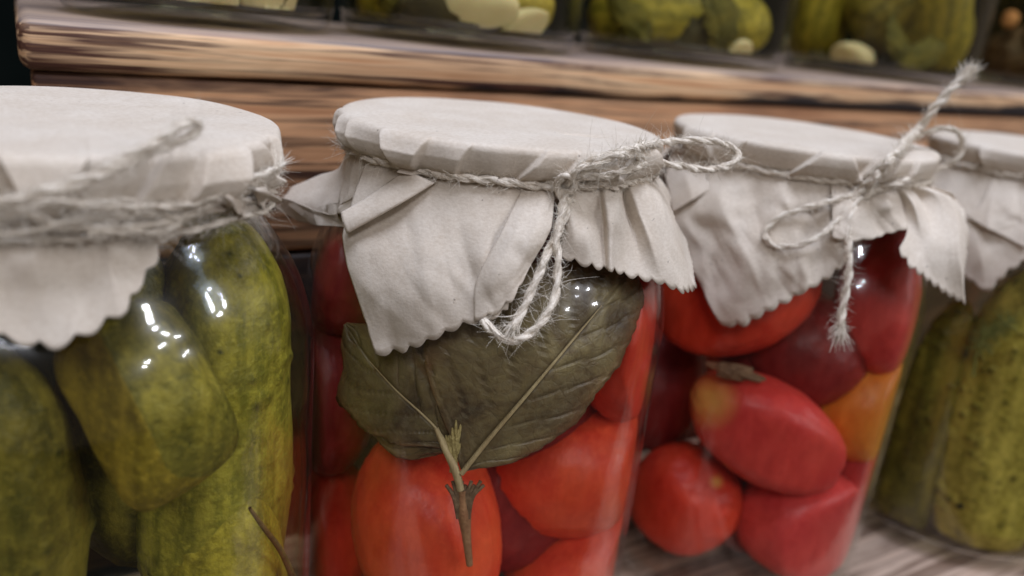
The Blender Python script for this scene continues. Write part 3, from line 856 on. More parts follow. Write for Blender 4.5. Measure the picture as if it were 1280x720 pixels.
build_cover(J1, p1, creases=[(52, 60, .0014, 7, -1), (30, 22, .0012, 9, 1), (5, -2, .0012, 9, -1), (44, 36, .0022, 10, -1), (62, 57, .0015, 8, 1), (20, 12, .0010, 12, 1), (-12, -6, .001, 12, 1)], seed=31.0)

# ---- twine: ring round the neck, knot, bow
bow2 = [
 (ring_path(J2, -0.0003, .0019, seed=1), dict(r=.00105)),
 (ring_path(J2, -0.0012, .0009, -75, -20, seed=6, n_=20), dict(r=.0007)),
 # loop reaching right over the next jar
 ([(706, 236, .002), (722, 212, .003), (752, 196, .0022), (790, 186, .0035), ('d', 830, 178, .207), ('d', 872, 175, .210), ('d', 905, 180, .212), ('d', 922, 191, .213), ('d', 915, 205, .212), ('d', 885, 212, .209), ('d', 850, 208, .205), ('d', 815, 200, .201), (780, 193, .005), (745, 205, .0045), (715, 226, .003)], dict(r=.00100)),
 # second turn hugging the rim
 ([(700, 232, .001), (726, 222, .0025), (760, 219, .002), (790, 211, .002), (806, 205, .001)], dict(r=.00095)),
 # knot
 ([(690, 228, .001), (700, 240, .0032), (714, 238, .0038), (716, 224, .0032), (704, 220, .003), (696, 232, .0035), (702, 246, .003), (716, 250, .002)], dict(r=.00095)),
 # loop hanging down
 ([(708, 238, .003), (703, 262, .0038), (695, 292, .0032), (697, 330, .0020), (694, 370, .0022), (678, 402, .0032), (655, 421, .0040), (634, 424, .0040), (616, 414, .0036), (604, 400, .0022)], dict(r=.00098)),
 # loose end hanging down behind it
 ([(714, 246, .002), (706, 272, .0028), (690, 305, .0022), (674, 342, .0022), (658, 378, .0026), (646, 402, .0036), (641, 411, .0040)], dict(r=.00102, fray=[(1, 70, .004)])),
]
build_twine(J2, bow2)
bow3 = [
 (ring_path(J3, -0.0002, .0018, seed=2), dict(r=.00090)),
 ([(1068, 240, .002), (1088, 232, .003), (1084, 246, .0035), (1070, 250, .003), (1072, 236, .004), (1090, 240, .003)], dict(r=.00100)),
 # end sticking up
 ([(1072, 244, .003), (1096, 218, .0035), (1118, 194, .0045), ('d', 1143, 166, .262), ('d', 1168, 136, .260), ('d', 1190, 110, .258), ('d', 1208, 93, .257)], dict(r=.00135, fray=[(1, 170, .0050)])),
 ([(1080, 240, .003), (1100, 213, .0045), ('d', 1124, 186, .266), ('d', 1155, 166, .264), ('d', 1185, 160, .264), ('d', 1202, 172, .266), ('d', 1198, 196, .268), ('d', 1168, 213, .268), (1130, 227, .004), (1100, 237, .004), (1078, 242, .0035)], dict(r=.00098)),
 # loop to the left
 ([(1078, 240, .003), (1048, 249, .004), (1010, 259, .004), (976, 271, .0035), (957, 286, .0030), (960, 302, .0030), (980, 309, .003), (1008, 304, .004), (1035, 286, .004), (1058, 262, .004), (1074, 243, .003)], dict(r=.00092)),
 # end hanging down
 ([(1074, 246, .004), (1062, 272, .0045), (1060, 310, .0040), (1060, 345, .0035), (1055, 380, .0035), (1050, 412, .0040)], dict(r=.00118, fray=[(1, 110, .0055)])),
]
build_twine(J3, bow3)
build_twine(J4, [(ring_path(J4, -0.0002, .0018, seed=3), dict(r=.00090))])
bow1 = [
 (ring_path(J1, 0.0008, .0022, seed=4, wob=.0008), dict(r=.00085)),
 (ring_path(J1, -0.0012, .0026, -75, 72, seed=5, wob=.0014, n_=30), dict(r=.00075)),
 (ring_path(J1, -0.0034, .0034, -75, 60, seed=15, wob=.0018, n_=30), dict(r=.00065)),
 (ring_path(J1, 0.0024, .0028, -75, 66, seed=8, wob=.0016, n_=30), dict(r=.00065)),
 ([(-60, 262, .004), (-10, 256, .005), (30, 246, .005), (80, 232, .0045), (130, 212, .004), (175, 188, .0036), (212, 166, .0028), (238, 153, .0026), (250, 158, .0024), (236, 170, .0024), (206, 184, .0028), (168, 200, .0036), (120, 222, .0045), (60, 242, .005)], dict(r=.00085)),
 ([(-60, 236, .004), (20, 262, .0055), (70, 280, .0055), (140, 286, .0045), (200, 280, .004), (240, 266, .0035), (266, 250, .003)], dict(r=.00075)),
 ([(-40, 282, .005), (10, 268, .006), (60, 252, .0055), (120, 258, .005), (190, 258, .004), (240, 254, .004), (276, 240, .003)], dict(r=.00065)),
 ([(-40, 296, .005), (30, 290, .006), (90, 276, .0055), (150, 268, .005), (200, 268, .0045), (226, 276, .004), (206, 288, .004), (170, 290, .0045), (110, 292, .005)], dict(r=.0005)),
 ([(300, 226, .003), (322, 220, .004), (338, 214, .004), (349, 208, .003)], dict(r=.0006, fray=[(1, 30, .004)])),
]
build_twine(J1, bow1)

# ================================================================== what is in the jars
T_RED = tomato_material('tomato_skin_red', (0.56, 0.030, 0.018), (0.70, 0.065, 0.024))
T_ORG = tomato_material('tomato_skin_orange', (0.66, 0.040, 0.018), (0.82, 0.12, 0.035))
T_PINK = tomato_material('tomato_skin_pink', (0.56, 0.040, 0.042), (0.68, 0.080, 0.065))
T_PATCH = tomato_material('tomato_skin_patchy', (0.55, 0.034, 0.034), (0.66, 0.070, 0.050), patch=(0.75, 0.25, 0.05), thr=0.70)
T_YEL = tomato_material('tomato_skin_amber', (0.68, 0.18, 0.02), (0.80, 0.30, 0.03))
GT2, GT3 = 'tomatoes in the basil jar', 'tomatoes in the jar with the frayed bow'
T_SHADE = tomato_material('tomato_skin_shaded', (0.15, 0.010, 0.012), (0.27, 0.022, 0.018))  # shade put into the skin colour, for tomatoes in the dark parts of the jars
T_EDGE = tomato_material('tomato_skin_orange_red', (0.55, 0.045, 0.02), (0.72, 0.16, 0.02))
def tom(J, *a, edge=0, **k): return blob(J, 'tomato', *a, wrk=0.028, nu=80, nv=56, **k)
tom(J2, 535, 655, .0300, .0300, .0215, .024, 102, T_ORG, 'large orange red tomato at lower left beneath the basil stem', 'tomato', GT2, seed=1)
tom(J2, 712, 578, .0315, .0300, .0225, .024, 4, T_ORG, 'broad orange red tomato at right beneath the big basil leaf', 'tomato', GT2, seed=2)
tom(J2, 735, 708, .0320, .0290, .0190, .022, 22, T_ORG, 'orange red tomato at the bottom right of the basil jar', 'tomato', GT2, seed=3)
tom(J2, 795, 420, .0330, .0250, .0180, .022, 78, T_RED, 'dark red tomato right of the basil leaf below the paper tip', 'tomato', GT2, seed=4)
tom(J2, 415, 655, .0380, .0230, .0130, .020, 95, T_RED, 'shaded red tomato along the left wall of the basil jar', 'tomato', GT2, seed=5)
tom(J2, 415, 490, .0380, .0250, .0140, .020, 88, T_SHADE, 'tomato coloured dark for shade at upper left wall of the basil jar', 'tomato', GT2, seed=6)
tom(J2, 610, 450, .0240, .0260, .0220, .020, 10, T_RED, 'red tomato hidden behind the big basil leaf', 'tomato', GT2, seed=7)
tom(J2, 430, 335, .0330, .0190, .0160, .016, 80, T_SHADE, 'tomato coloured dark for shade under the hanging paper corner', 'tomato', GT2, seed=8)
tom(J2, 660, 325, .0200, .0240, .0160, .018, 0, T_SHADE, 'dark tomato high in the basil jar behind the hanging twine loop', 'tomato', GT2, seed=21)
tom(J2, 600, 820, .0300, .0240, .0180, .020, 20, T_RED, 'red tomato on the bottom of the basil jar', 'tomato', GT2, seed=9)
tom(J2, 630, 600, .0060, .0300, .0260, .024, 60, T_SHADE, 'dark tomato in the middle of the basil jar', 'tomato', GT2, seed=10)
tom(J2, 640, 480, -.0001, .0300, .0260, .024, 20, T_SHADE, 'dark tomato deep in the basil jar above the middle one', 'tomato', GT2, seed=22)
tom(J3, 915, 365, .0320, .0300, .0215, .024, 14, T_RED, 'red tomato with orange edge hanging below the paper corner', 'tomato', GT3, seed=11, edge=1)
tom(J3, 958, 540, .0360, .0298, .0182, .020, -32, T_PATCH, 'wrinkled tilted tomato with yellow patch and brown stalk scar', 'tomato', GT3, seed=12, spot=[(884, 500, .0085)])
tom(J3, 856, 622, .0340, .0215, .0205, .020, 0, T_RED, 'round red tomato at lower left with a small yellow fleck', 'tomato', GT3, seed=13, spot=[(896, 602, .0022)])
tom(J3, 1012, 655, .0400, .0275, .0215, .022, -10, T_PINK, 'pinkish red tomato at the bottom of the frayed bow jar', 'tomato', GT3, seed=14)
tom(J3, 1108, 375, .0380, .0265, .0170, .018, 78, T_PINK, 'wrinkled crimson tomato at the right wall below the glints', 'tomato', GT3, seed=15)
tom(J3, 1085, 508, .0400, .0215, .0215, .018, 74, T_YEL, 'amber orange tomato squeezed against the right wall of its jar', 'tomato', GT3, seed=16)
tom(J3, 1085, 590, .0390, .0200, .0120, .014, 72, T_PINK, 'narrow red tomato low at the right wall of its jar', 'tomato', GT3, seed=19)
tom(J3, 815, 480, .0250, .0270, .0200, .018, 84, T_SHADE, 'tomato coloured dark for shade at the left wall', 'tomato', GT3, seed=17)
tom(J3, 1010, 440, .0220, .0220, .0200, .018, 0, T_SHADE, 'dark tomato in the gap behind the hanging twine end', 'tomato', GT3, seed=18)
tom(J3, 950, 600, .0020, .0300, .0280, .024, 60, T_SHADE, 'dark tomato in the middle of the frayed bow jar', 'tomato', GT3, seed=23)
tom(J3, 980, 450, .0020, .0300, .0280, .024, 60, T_SHADE, 'dark tomato in the upper middle of the frayed bow jar', 'tomato', GT3, seed=24)
# dried stalk scar on the tilted tomato
SCAR = simple_mat('brown_calyx', (0.13, 0.075, 0.040), (0.26, 0.17, 0.09), scale=400, bump=.6, bscale=700)

def ribbon_on_glass(jar, mid, wl, wr, nu, nv, off, veins=0, curl=0.0, teeth=0.0, seed=0.0):
    """leaf blade: mid line and half widths in sight-line space, laid at distance off inside the glass"""
    t = np.linspace(0, 1, nu); Mid = cat(np.array([(a, b, 0) for a, b in mid], float), t)[:, :2]
    T = np.gradient(Mid, axis=0); T /= np.linalg.norm(T, axis=1)[:, None]; Nn = np.stack([-T[:, 1], T[:, 0]], 1)
    WL = cat(np.array([(v, 0, 0) for v in wl], float), t)[:, 0]; WR = cat(np.array([(v, 0, 0) for v in wr], float), t)[:, 0]
    tz = 1 + teeth * np.abs(np.sin(t * 70)) + np.array([noise.noise(Vector((v * 7, seed * 5, 1))) * .16 + noise.noise(Vector((v * 22, seed * 5, 4))) * .05 for v in t])
    V = []; vein = []; edge_ = []
    for i in range(nu):
        for s in np.linspace(-1, 1, nv):
            wd = (WL if s < 0 else WR)[i] * tz[i]
            q = Mid[i] + Nn[i] * s * max(0.5, wd) + T[i] * abs(s) ** 1.4 * 0.25 * wd
            o, d = ray(q[0], q[1])
            tt = np.linspace(0.12, 0.4, 500); P = o[None] + d[None] * tt[:, None]
            r = np.hypot(P[:, 0] - jar.x, P[:, 1] - jar.y)
            ph = t[i] * veins - abs(s) * 1.6
            vv = abs(math.sin(ph * math.pi)) if veins else 1
            vv = max(0, 1 - vv / .28)
            vv = max(vv, max(0, 1 - abs(s) * 14))
            target = inner_radius(P[:, 2] - jar.z0, jar.H, jar.R) + off - curl * s * s - .0003 * vv + .0006 * noise.noise(Vector((t[i] * 4, s * 3, seed)))
            g = r - target; k = np.where((g[:-1] > 0) & (g[1:] <= 0))[0]
            j = k[0] if len(k) else int(np.argmin(g)); 
            f = g[j] / (g[j] - g[j + 1]) if len(k) else 0
            V.append(P[j] + (P[min(j + 1, 499)] - P[j]) * f); vein.append(vv); edge_.append(min(1.0, abs(s) ** 6 * 1.2))
    return np.array(V), grid_faces(nu, nv), np.array(vein), np.array(edge_)

def leaf_material():
    m, nt, out = new_mat('basil_leaf'); n = N(nt)
    co = n('ShaderNodeTexCoord').outputs['Object']
    base = n.ramp(n.noise(co, 60, 6, 0.65, 0.8), [(0.30, (0.050, 0.030, 0.018)), (0.46, (0.135, 0.092, 0.040)), (0.58, (0.23, 0.175, 0.075)), (0.72, (0.42, 0.33, 0.16))])
    cell = n('ShaderNodeTexVoronoi', {'Vector': n('ShaderNodeMapping', {'Vector': co, 'Scale': (1, 1, 1)}).outputs[0], 'Scale': 330.0}, feature='DISTANCE_TO_EDGE').outputs['Distance']
    net = n.ramp(cell, [(0.0, 1.0), (0.10, 0.0)])
    base = n.mix(n.math('MULTIPLY', net, 0.12), base, (0.055, 0.045, 0.018))
    base = n.mix(n.ramp(n.noise(co, 700, 4, 0.6), [(0.4, 0.0), (0.75, 0.5)]), base, (0.19, 0.16, 0.09))
    at = n('ShaderNodeAttribute', attribute_name='vein').outputs['Fac']
    base = n.mix(n.math('MULTIPLY', at, 0.45), base, (0.060, 0.040, 0.020))
    ed = n('ShaderNodeAttribute', attribute_name='edge').outputs['Fac']
    base = n.mix(n.math('MULTIPLY', ed, n.ramp(n.noise(co, 130, 4, .6), [(0.35, 0.2), (0.6, 0.9)])), base, (0.17, 0.075, 0.028))
    hgt = n.math('MULTIPLY_ADD', net, -0.10, n.math('ADD', n.noise(co, 240, 5, 0.6, 0.9), n.math('MULTIPLY', at, -0.9)))
    b = n('ShaderNodeBump', {'Height': hgt, 'Strength': 0.45, 'Distance': 0.0009})
    p = n('ShaderNodeBsdfPrincipled', {'Base Color': base, 'Roughness': 0.42, 'Normal': b.outputs[0], 'Specular IOR Level': 0.4})
    nt.links.new(p.outputs[0], out.inputs[0]); return m
LEAF = leaf_material()
STEM = simple_mat('basil_stem', (0.32, 0.23, 0.11), (0.46, 0.36, 0.18), scale=300, bump=.5, bscale=600, stretch=(1, 1, .3))
BUD = simple_mat('bud_yellow', (0.34, 0.26, 0.09), (0.50, 0.40, 0.16), scale=500, bump=.6, bscale=900)
STALK = simple_mat('stalk_brown', (0.26, 0.12, 0.055), (0.40, 0.22, 0.10), scale=300, bump=.5, bscale=600)

sp = empty('basil_sprig', tuple(in_jar_point(J2, 575, 600, .049)), 'olive brown basil sprig with broad leaves pressed against glass in the sharp tomato jar', 'basil')
def leaf(mid, wl, wr, off, veins, seed, curl=.0, mat=None, teeth=.03, nu=64, nv=31):
    V, F, ve, ed = ribbon_on_glass(J2, mid, wl, wr, nu, nv, off, veins, curl, teeth, seed)
    o = mesh_obj('leaf', local(V, sp), F, mat or LEAF, sp, attrs={'vein': ve, 'edge': ed})
    md = o.modifiers.new('thick', 'SOLIDIFY'); md.thickness = 0.0003; md.offset = 0
    return o
leaf([(566, 560), (540, 530), (500, 492), (462, 450), (432, 405)], [4, 40, 62, 60, 30, 2], [2, 24, 46, 54, 40, 2], .0006, 6, 1.0)
big = leaf([(578, 588), (612, 548), (660, 492), (712, 430), (760, 372), (792, 332)], [3, 125, 160, 150, 95, 50, 2], [2, 44, 62, 68, 56, 40, 2], .0013, 8, 2.0, teeth=.035)
leaf([(600, 545), (585, 500), (560, 450), (540, 395)], [2, 40, 60, 50, 2], [2, 42, 62, 50, 2], .0001, 6, 4.0, teeth=.05)
leaf([(560, 562), (525, 558), (488, 548), (455, 520)], [2, 14, 18, 10, 1], [2, 26, 30, 16, 1], -.0004, 5, 3.0, curl=.0004)
def on_glass(jar, px, py, off):
    o, d = ray(px, py); tt = np.linspace(0.12, 0.4, 2000); P = o[None] + d[None] * tt[:, None]
    g = np.hypot(P[:, 0] - jar.x, P[:, 1] - jar.y) - (inner_radius(P[:, 2] - jar.z0, jar.H, jar.R) + off)
    k = np.where((g[:-1] > 0) & (g[1:] <= 0))[0]; return P[k[0] if len(k) else int(np.argmin(g))]
def stem_tube(name, pts, rads, mat, parent, jar=J2, off=.0018, k=9):
    C = cat(np.array([on_glass(jar, a, b, off) for a, b in pts]), np.linspace(0, 1, 40))
    rad = np.interp(np.linspace(0, 1, 40), np.linspace(0, 1, len(rads)), rads)
    V, F = tube(C, rad, k)
    return mesh_obj(name, local(V, parent) if parent else V, F, mat, parent)
stem_tube('midrib', [(577, 592), (612, 548), (660, 492), (712, 430), (752, 382)], [.0007, .00060, .00045, .0003, .00015], STEM, sp, off=.0016)
stem_tube('midrib', [(566, 575), (552, 545), (530, 520), (495, 488), (462, 452)], [.0006, .0004, .0003, .0002, .0001], STEM, sp, off=.0012)
stem_tube('stem', [(545, 535), (556, 560), (568, 585), (576, 612)], [.0006, .0009, .0011, .0010], STEM, sp, off=.0016)
stem_tube('stalk', [(578, 610), (580, 640), (583, 670), (587, 706)], [.0017, .0019, .0012, .0009], STALK, sp, off=.0004)
# ragged calyx round the joint
Vs, Fs = [], []
for k in range(13):
    x = 558 + k * 3.9
    s = tube(cat(np.array([on_glass(J2, x, 606 + 5 * math.sin(k * 2.1), .0012), on_glass(J2, 567 + k * 2.0, 622, .0016), on_glass(J2, 572 + k * 1.2, 648, .0013)]), np.linspace(0, 1, 8)), np.linspace(.0005, .0004, 8), 5)
    Vs.append(s)
v, f = merge(Vs); mesh_obj('calyx', local(v, sp), f, SCAR, sp)
Vs = []
rgb = np.random.default_rng(3)
for k in range(46):
    x = 567 + rgb.normal(0, 4.5); y = 548 + rgb.normal(0, 8)
    P_ = [on_glass(J2, 568 + rgb.normal(0, 2), 590, .0008), on_glass(J2, (x + 568) / 2, (y + 590) / 2, .0012 + rgb.uniform(-.0004, .0004)), on_glass(J2, x, y, .0008 + rgb.uniform(0, .0010))]
    Vs.append(tube(cat(np.array(P_), np.linspace(0, 1, 8)), np.array([.0003, .0003, .00028, .00026, .0003, .0004, .00045, .0002]), 5))
v, f = merge(Vs); mesh_obj('flower_bud', local(v, sp), f, BUD, sp)

def crumpled_leaf(jar, px, py, rho, size, mat, name, label, cat_, seed, group=None, par=None):
    c = in_jar_point(jar, px, py, rho)
    D, F = sphere_dirs(30, 20)
    A, B, Cc = view_axes(20 + seed * 37)
    nz = np.array([noise.noise(Vector(d) * 2.6 + Vector((seed, 0, 0))) for d in D])
    W = c + (D[:, 0:1] * A * size + D[:, 2:3] * B * size * .45 + D[:, 1:2] * Cc * .0012) * (1 + .7 * nz)[:, None]
    W = clamp_in(jar, W)
    o = mesh_obj(name, W - c, F, mat, None, attrs={'vein': np.abs(nz)}); o.location = c
    tag(o, label, cat_, group); return o
sc_ = blob(J3, 'stalk_scar', 918, 466, .047, .0080, .0024, .0022, -12, SCAR, '', '', lump=.55, seed=4, tag_it=False)
sc_.name = 'dried_calyx'; tag(sc_, 'shrivelled brown calyx on top of the tilted patchy tomato', 'calyx')

# cucumbers
C_OLD = cucumber_material('cucumber_olive', (0.20, 0.19, 0.028), (0.46, 0.40, 0.065))
C_YEL = cucumber_material('cucumber_yellow', (0.22, 0.19, 0.025), (0.48, 0.40, 0.055), wart=(0.10, 0.085, 0.02))
C_DRK = cucumber_material('cucumber_dark', (0.10, 0.092, 0.018), (0.26, 0.215, 0.040))
C_PAL = cucumber_material('cucumber_pale', (0.34, 0.29, 0.055), (0.62, 0.53, 0.14), wart=(0.050, 0.042, 0.010))
GC1, GC4 = 'cucumbers in the left jar', 'cucumbers in the right jar'
cucumber(J1, 268, 800, 285, 270, .030, .0200, C_OLD, 'tall bumpy green cucumber standing at the right of the left jar', group=GC1, seed=1.0, bend=.002, warts=130)
cucumber(J1, -12, 930, -22, 435, .034, .0175, C_DRK, 'dark olive cucumber at the left edge of the picture', group=GC1, seed=2.0, bend=-.002)
cucumber(J1, 300, 1050, 285, 585, .036, .0185, C_YEL, 'bright yellow green cucumber low at the right of the left jar', group=GC1, seed=3.0, warts=120)
cucumber(J1, 180, 700, 160, 300, .012, .0150, C_DRK, 'dark cucumber deep inside the left jar', group=GC1, seed=4.0, warts=40)
cucumber(J1, -120, 800, -100, 400, .034, .0160, C_OLD, 'green cucumber outside the left picture edge', group=GC1, seed=5.0, warts=40)
cucumber(J1, 100, 1150, 95, 760, .036, .0170, C_OLD, 'green cucumber low at the front of the left jar below the picture', group=GC1, seed=12.0, warts=60)
# cut chunk
def chunk(jar, px, py, rho, a, b, c, phi, mat1, mat2, label, seed):
    ctr = in_jar_point(jar, px, py, rho)
    A, B, Cc = view_axes(phi)
    D, F = sphere_dirs(120, 90)
    # wedge cross-section: two flat cut faces meeting in an edge towards the viewer, rounded skin behind
    D2 = D / (np.sum(np.abs(D) ** 5.5, axis=1)[:, None] ** (1 / 5.5))
    x, y, z = D2[:, 0], D2[:, 1], D2[:, 2]
    y = y - 0.55 * np.abs(x + 0.25)              # ridge along the long axis
    nz = np.array([noise.noise(Vector(d) * 3 + Vector((seed, 0, 0))) for d in D])
    W = ctr + (z[:, None] * a * A + x[:, None] * b * B + y[:, None] * c * Cc) * (1 + .05 * nz)[:, None]
    W = clamp_in(jar, W)
    o = mesh_obj('cucumber_chunk', W - ctr, F, mat1, None, attrs={'wart': np.clip((np.abs(nz) < .03) * 0.4, 0, 1)})
    o.data.materials.append(mat2)
    xf = x.reshape(-1)
    idx = np.zeros(len(o.data.polygons), np.int32)
    fx = xf[F].mean(1); idx[fx < -0.25] = 1
    o.data.polygons.foreach_set('material_index', idx)
    o.location = ctr
    tag(o, label, 'cucumber', GC1); return o
C_SIDE = cucumber_material('cucumber_cut_side', (0.13, 0.118, 0.022), (0.30, 0.25, 0.045))
C_CUT = cucumber_material('cucumber_cut_flesh', (0.22, 0.165, 0.022), (0.42, 0.31, 0.045), wart=(0.12, 0.09, 0.02))
chunk(J1, 178, 508, .041, .0190, .0125, .0085, 118, C_CUT, C_SIDE, 'cut cucumber chunk with smooth yellow face leaning across the left jar', 1.0)

cucumber(J4, 1118, 690, 1205, 375, .038, .0125, C_DRK, 'slim dark olive cucumber next to the tomato jar', group=GC4, seed=6.0, warts=130, wh=.0007, nu=150, nv=200)
cucumber(J4, 1212, 708, 1310, 330, .034, .0222, C_PAL, 'pale green cucumber covered in dark dots with a black hole near its tip', group=GC4, seed=7.0, warts=300, wh=.0010, wr=.0013, nu=190, nv=240)
cucumber(J4, 1290, 720, 1330, 400, .036, .0130, C_YEL, 'yellow green cucumber cropped by the right edge', group=GC4, seed=8.0)
cucumber(J4, 1180, 640, 1200, 380, .010, .0130, C_DRK, 'dark cucumber deep inside the right jar', group=GC4, seed=9.0, warts=30)
HOLE = simple_mat('hole_black', (0.006, 0.005, 0.004), (0.012, 0.010, 0.008))
# dill
DILL = simple_mat('dill_green', (0.10, 0.11, 0.02), (0.24, 0.24, 0.06), scale=400)
def dill(jar, stem_pts, off, nfr, label, seed, rad=.0004, fl=18, mat=DILL):
    rg = np.random.default_rng(seed)
    pts = np.array([on_glass(jar, a, b, off) for a, b in stem_pts]); C = cat(pts, np.linspace(0, 1, 30))
    root = empty('dill_stem', tuple(C[0]), label, 'dill')
    V, F = tube(C, np.linspace(rad * 1.3, rad * .6, 30), 7); mesh_obj('stalk', local(V, root), F, mat, root)
    parts = []
    for k in range(nfr):
        i = rg.integers(12, 30); px, py = proj(C[i]); a = rg.uniform(0, 6.28); L = fl * rg.uniform(.5, 1.2)
        P = []
        for s in (0, .5, 1):
            q = on_glass(jar, px + math.cos(a) * L * s, py + math.sin(a) * L * s, off + rg.uniform(-.0004, .0004)); P.append(q)
        parts.append(tube(cat(np.array(P), np.linspace(0, 1, 6)), np.linspace(.00022, .0001, 6), 4))
    if parts:
        v, f = merge(parts); o = mesh_obj('fronds', local(v, root), f, mat, root); o['kind'] = 'stuff'
    return root
dill(J4, [(1216, 470), (1222, 440), (1236, 415), (1262, 400)], .0020, 170, 'feathery dill tip against the glass at the right edge', 1)
DSTEM = simple_mat('dill_brown', (0.10, 0.055, 0.015), (0.20, 0.12, 0.03), scale=400)
dill(J1, [(372, 735), (352, 690), (330, 660), (312, 635)], .0015, 0, 'thin brown dill stalk low at the right of the left jar', 2, rad=.0007, mat=DSTEM)

# ================================================================== jars on the raised step
G_U = 'jars standing on the raised step'
BRINE_U = brine_material('old_brine', (0.86, 0.80, 0.58))
ups = [(-0.0575, .114, .045, 'upper shelf jar farthest left with two white garlic cloves at the bottom'),
       (0.0440, .116, .049, 'upper shelf jar second from left with garlic lying over pale green pickle'),
       (0.1650, .1165, .050, 'upper shelf jar third from left filled with olive leaves and one garlic tip'),
       (0.3190, .1185, .0535, 'upper shelf jar with cool glints and a square garlic piece'),
       (0.5000, .1165, .050, 'dark brown upper shelf jar cut by the top right corner')]
LID = simple_mat('upper_lid_cream', (0.55, 0.50, 0.42), (0.62, 0.57, 0.50))
UJ = []
for (x, y, R, lab) in ups:
    j = Jar(x, y, 0.150, lab, 0.0085, brine=BRINE_U, R=R, z0=0.1833, group=G_U)
    r = R * .735 + .0012
    V, F = revolve(smooth_profile([(0, .151), (r * .9, .151), (r, .1495), (r + .0002, .141), (r - .0006, .1405)], 5), 64)
    mesh_obj('lid', V, F, LID, j.root)
    UJ.append(j)
GARLIC = simple_mat('garlic_clove', (0.74, 0.70, 0.58), (0.84, 0.80, 0.70), scale=120, rough=.4, sss=.3)
HERB = simple_mat('herb_olive', (0.055, 0.060, 0.012), (0.17, 0.155, 0.035), scale=130, bump=.6, bscale=300)
HERB2 = simple_mat('herb_dark', (0.018, 0.016, 0.008), (0.06, 0.05, 0.02), scale=130, bump=.6, bscale=300)
BRN = simple_mat('brown_pickle', (0.05, 0.028, 0.018), (0.12, 0.07, 0.04), scale=90, bump=.5, bscale=200)
PINKG = simple_mat('orange_slice', (0.55, 0.24, 0.12), (0.62, 0.33, 0.18), scale=90)
gl = lambda J, px, py, rho, a, b, c, *r, **k: blob(J, 'garlic_clove', px, py, rho, a * 1.12, b * 1.25, c * 1.1, *r, **k)
GG = 'garlic cloves in the upper jars'
gl(UJ[0], 243, 6, .038, .0130, .0062, .006, 4, GARLIC, 'wide white garlic clove in the farthest left upper jar', 'garlic', GG, nu=28, nv=20)
gl(UJ[0], 346, 5, .038, .0140, .0075, .006, -42, GARLIC, 'pointed garlic clove slanting down in the farthest left upper jar', 'garlic', GG, nu=28, nv=20)
gl(UJ[1], 598, 6, .040, .0140, .0072, .006, -12, GARLIC, 'white garlic clove high in the second upper jar', 'garlic', GG, nu=28, nv=20)
gl(UJ[1], 655, 37, .042, .0115, .0062, .006, 10, GARLIC, 'cream garlic clove low at the right of the second upper jar', 'garlic', GG, nu=28, nv=20)
gl(UJ[2], 928, 68, .044, .0060, .0052, .005, 60, GARLIC, 'small garlic tip at the bottom right of the leafy upper jar', 'garlic', GG, nu=28, nv=20)
gl(UJ[3], 1062, 74, .046, .0125, .0075, .006, -5, GARLIC, 'square cut garlic piece at the bottom of the glinting upper jar', 'garlic', GG, nu=28, nv=20)
def up_cuc(J, x0, y0, x1, y1, rho, Rc, mat, lab, seed): cucumber(J, x0, y0, x1, y1, rho, Rc, mat, lab, group='pickles in the upper jars', seed=seed, warts=25, nu=40, nv=56)
up_cuc(UJ[0], 170, -90, 185, 26, .024, .018, C_OLD, 'green pickle behind the garlic of the farthest left upper jar', 1)
up_cuc(UJ[0], 310, 24, 300, -120, .016, .020, C_DRK, 'dark pickle in the middle of the farthest left upper jar', 2)
up_cuc(UJ[1], 480, 52, 560, -60, .028, .018, C_OLD, 'green pickle leaning left in the second upper jar', 3)
up_cuc(UJ[1], 520, 40, 690, 0, .024, .018, C_PAL, 'pale pickle lying across the second upper jar', 4)
up_cuc(UJ[2], 725, 34, 965, 36, .026, .022, C_OLD, 'olive green pickle lying across the third upper jar', 5)
up_cuc(UJ[2], 760, -10, 960, -60, .026, .020, C_DRK, 'dark pickle above the lying one in the third upper jar', 6)
up_cuc(UJ[3], 1010, 80, 1050, -80, .030, .021, C_OLD, 'olive pickle standing left in the glinting upper jar', 7)
up_cuc(UJ[3], 1170, 92, 1180, -80, .032, .021, C_OLD, 'olive pickle standing at the right wall of the glinting upper jar', 8)
up_cuc(UJ[3], 1070, 50, 1150, -20, .022, .022, C_DRK, 'dark pickle in the middle of the glinting upper jar', 9)
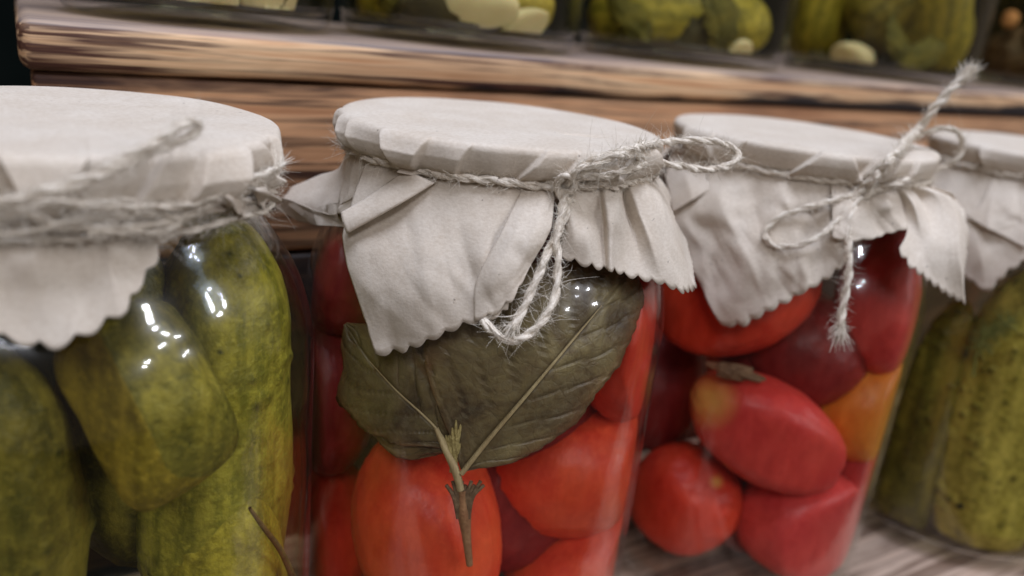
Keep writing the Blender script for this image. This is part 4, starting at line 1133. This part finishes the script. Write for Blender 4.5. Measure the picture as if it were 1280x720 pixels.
for k, (J, px, py, s, m_, lab) in enumerate([(UJ[0], 150, 18, .012, HERB, 'olive herb leaf at the left bottom of the farthest left upper jar'), (UJ[0], 360, 10, .010, HERB, 'olive herb leaf right of the slanting garlic'),
        (UJ[1], 500, 20, .013, HERB, 'olive herb leaf at the left of the second upper jar'), (UJ[1], 590, 46, .013, HERB2, 'dark herb leaf under the garlic of the second upper jar'),
        (UJ[2], 770, 58, .015, HERB, 'olive leaf low at the left of the third upper jar'), (UJ[2], 860, 62, .014, HERB2, 'dark leaf on the bottom of the third upper jar'),
        (UJ[2], 900, 20, .016, HERB, 'broad olive leaf high at the right of the third upper jar'), (UJ[2], 780, 20, .015, HERB, 'broad olive leaf high at the left of the third upper jar'), (UJ[1], 540, 20, .015, HERB2, 'dark leaf high in the middle of the second upper jar'), (UJ[3], 1150, 70, .013, HERB, 'olive leaf low at the right of the glinting upper jar'), (UJ[3], 1015, 88, .012, HERB2, 'dark herb leaf left of the square garlic piece'), (UJ[3], 1120, 50, .011, HERB, 'olive herb leaf between the pickles of the glinting jar')]):
    crumpled_leaf(J, px, py, .044, s, m_, 'herb_leaf', lab, 'herb', k + 1.0, 'herb leaves in the upper jars')
blob(UJ[4], 'preserved_fruit', 1270, 70, .026, .022, .018, .018, 20, BRN, 'dark brown preserved fruit in the top right jar', 'fruit', seed=1, lump=.2)
blob(UJ[4], 'fruit_slice', 1262, 24, .044, .0065, .0055, .004, 30, PINKG, 'small orange pink slice at the top right corner', 'fruit', seed=2)
blob(UJ[4], 'preserved_fruit', 1320, 50, .026, .020, .018, .018, 20, BRN, 'dark brown preserved fruit beyond the right edge', 'fruit', seed=3, lump=.2)
# black hole in the spotted cucumber
hc = in_jar_point(J4, 1200, 634, .0490)
o_ = blob(J4, 'seed_hole', 1200, 634, .0498, .0016, .0011, .0012, 0, HOLE, '', '', tag_it=False, nu=16, nv=12)
o_.parent = next(o for o in bpy.data.objects if o.get('label', '').startswith('pale green cucumber covered'))
bpy.context.view_layer.update()
o_.matrix_parent_inverse = o_.parent.matrix_world.inverted()
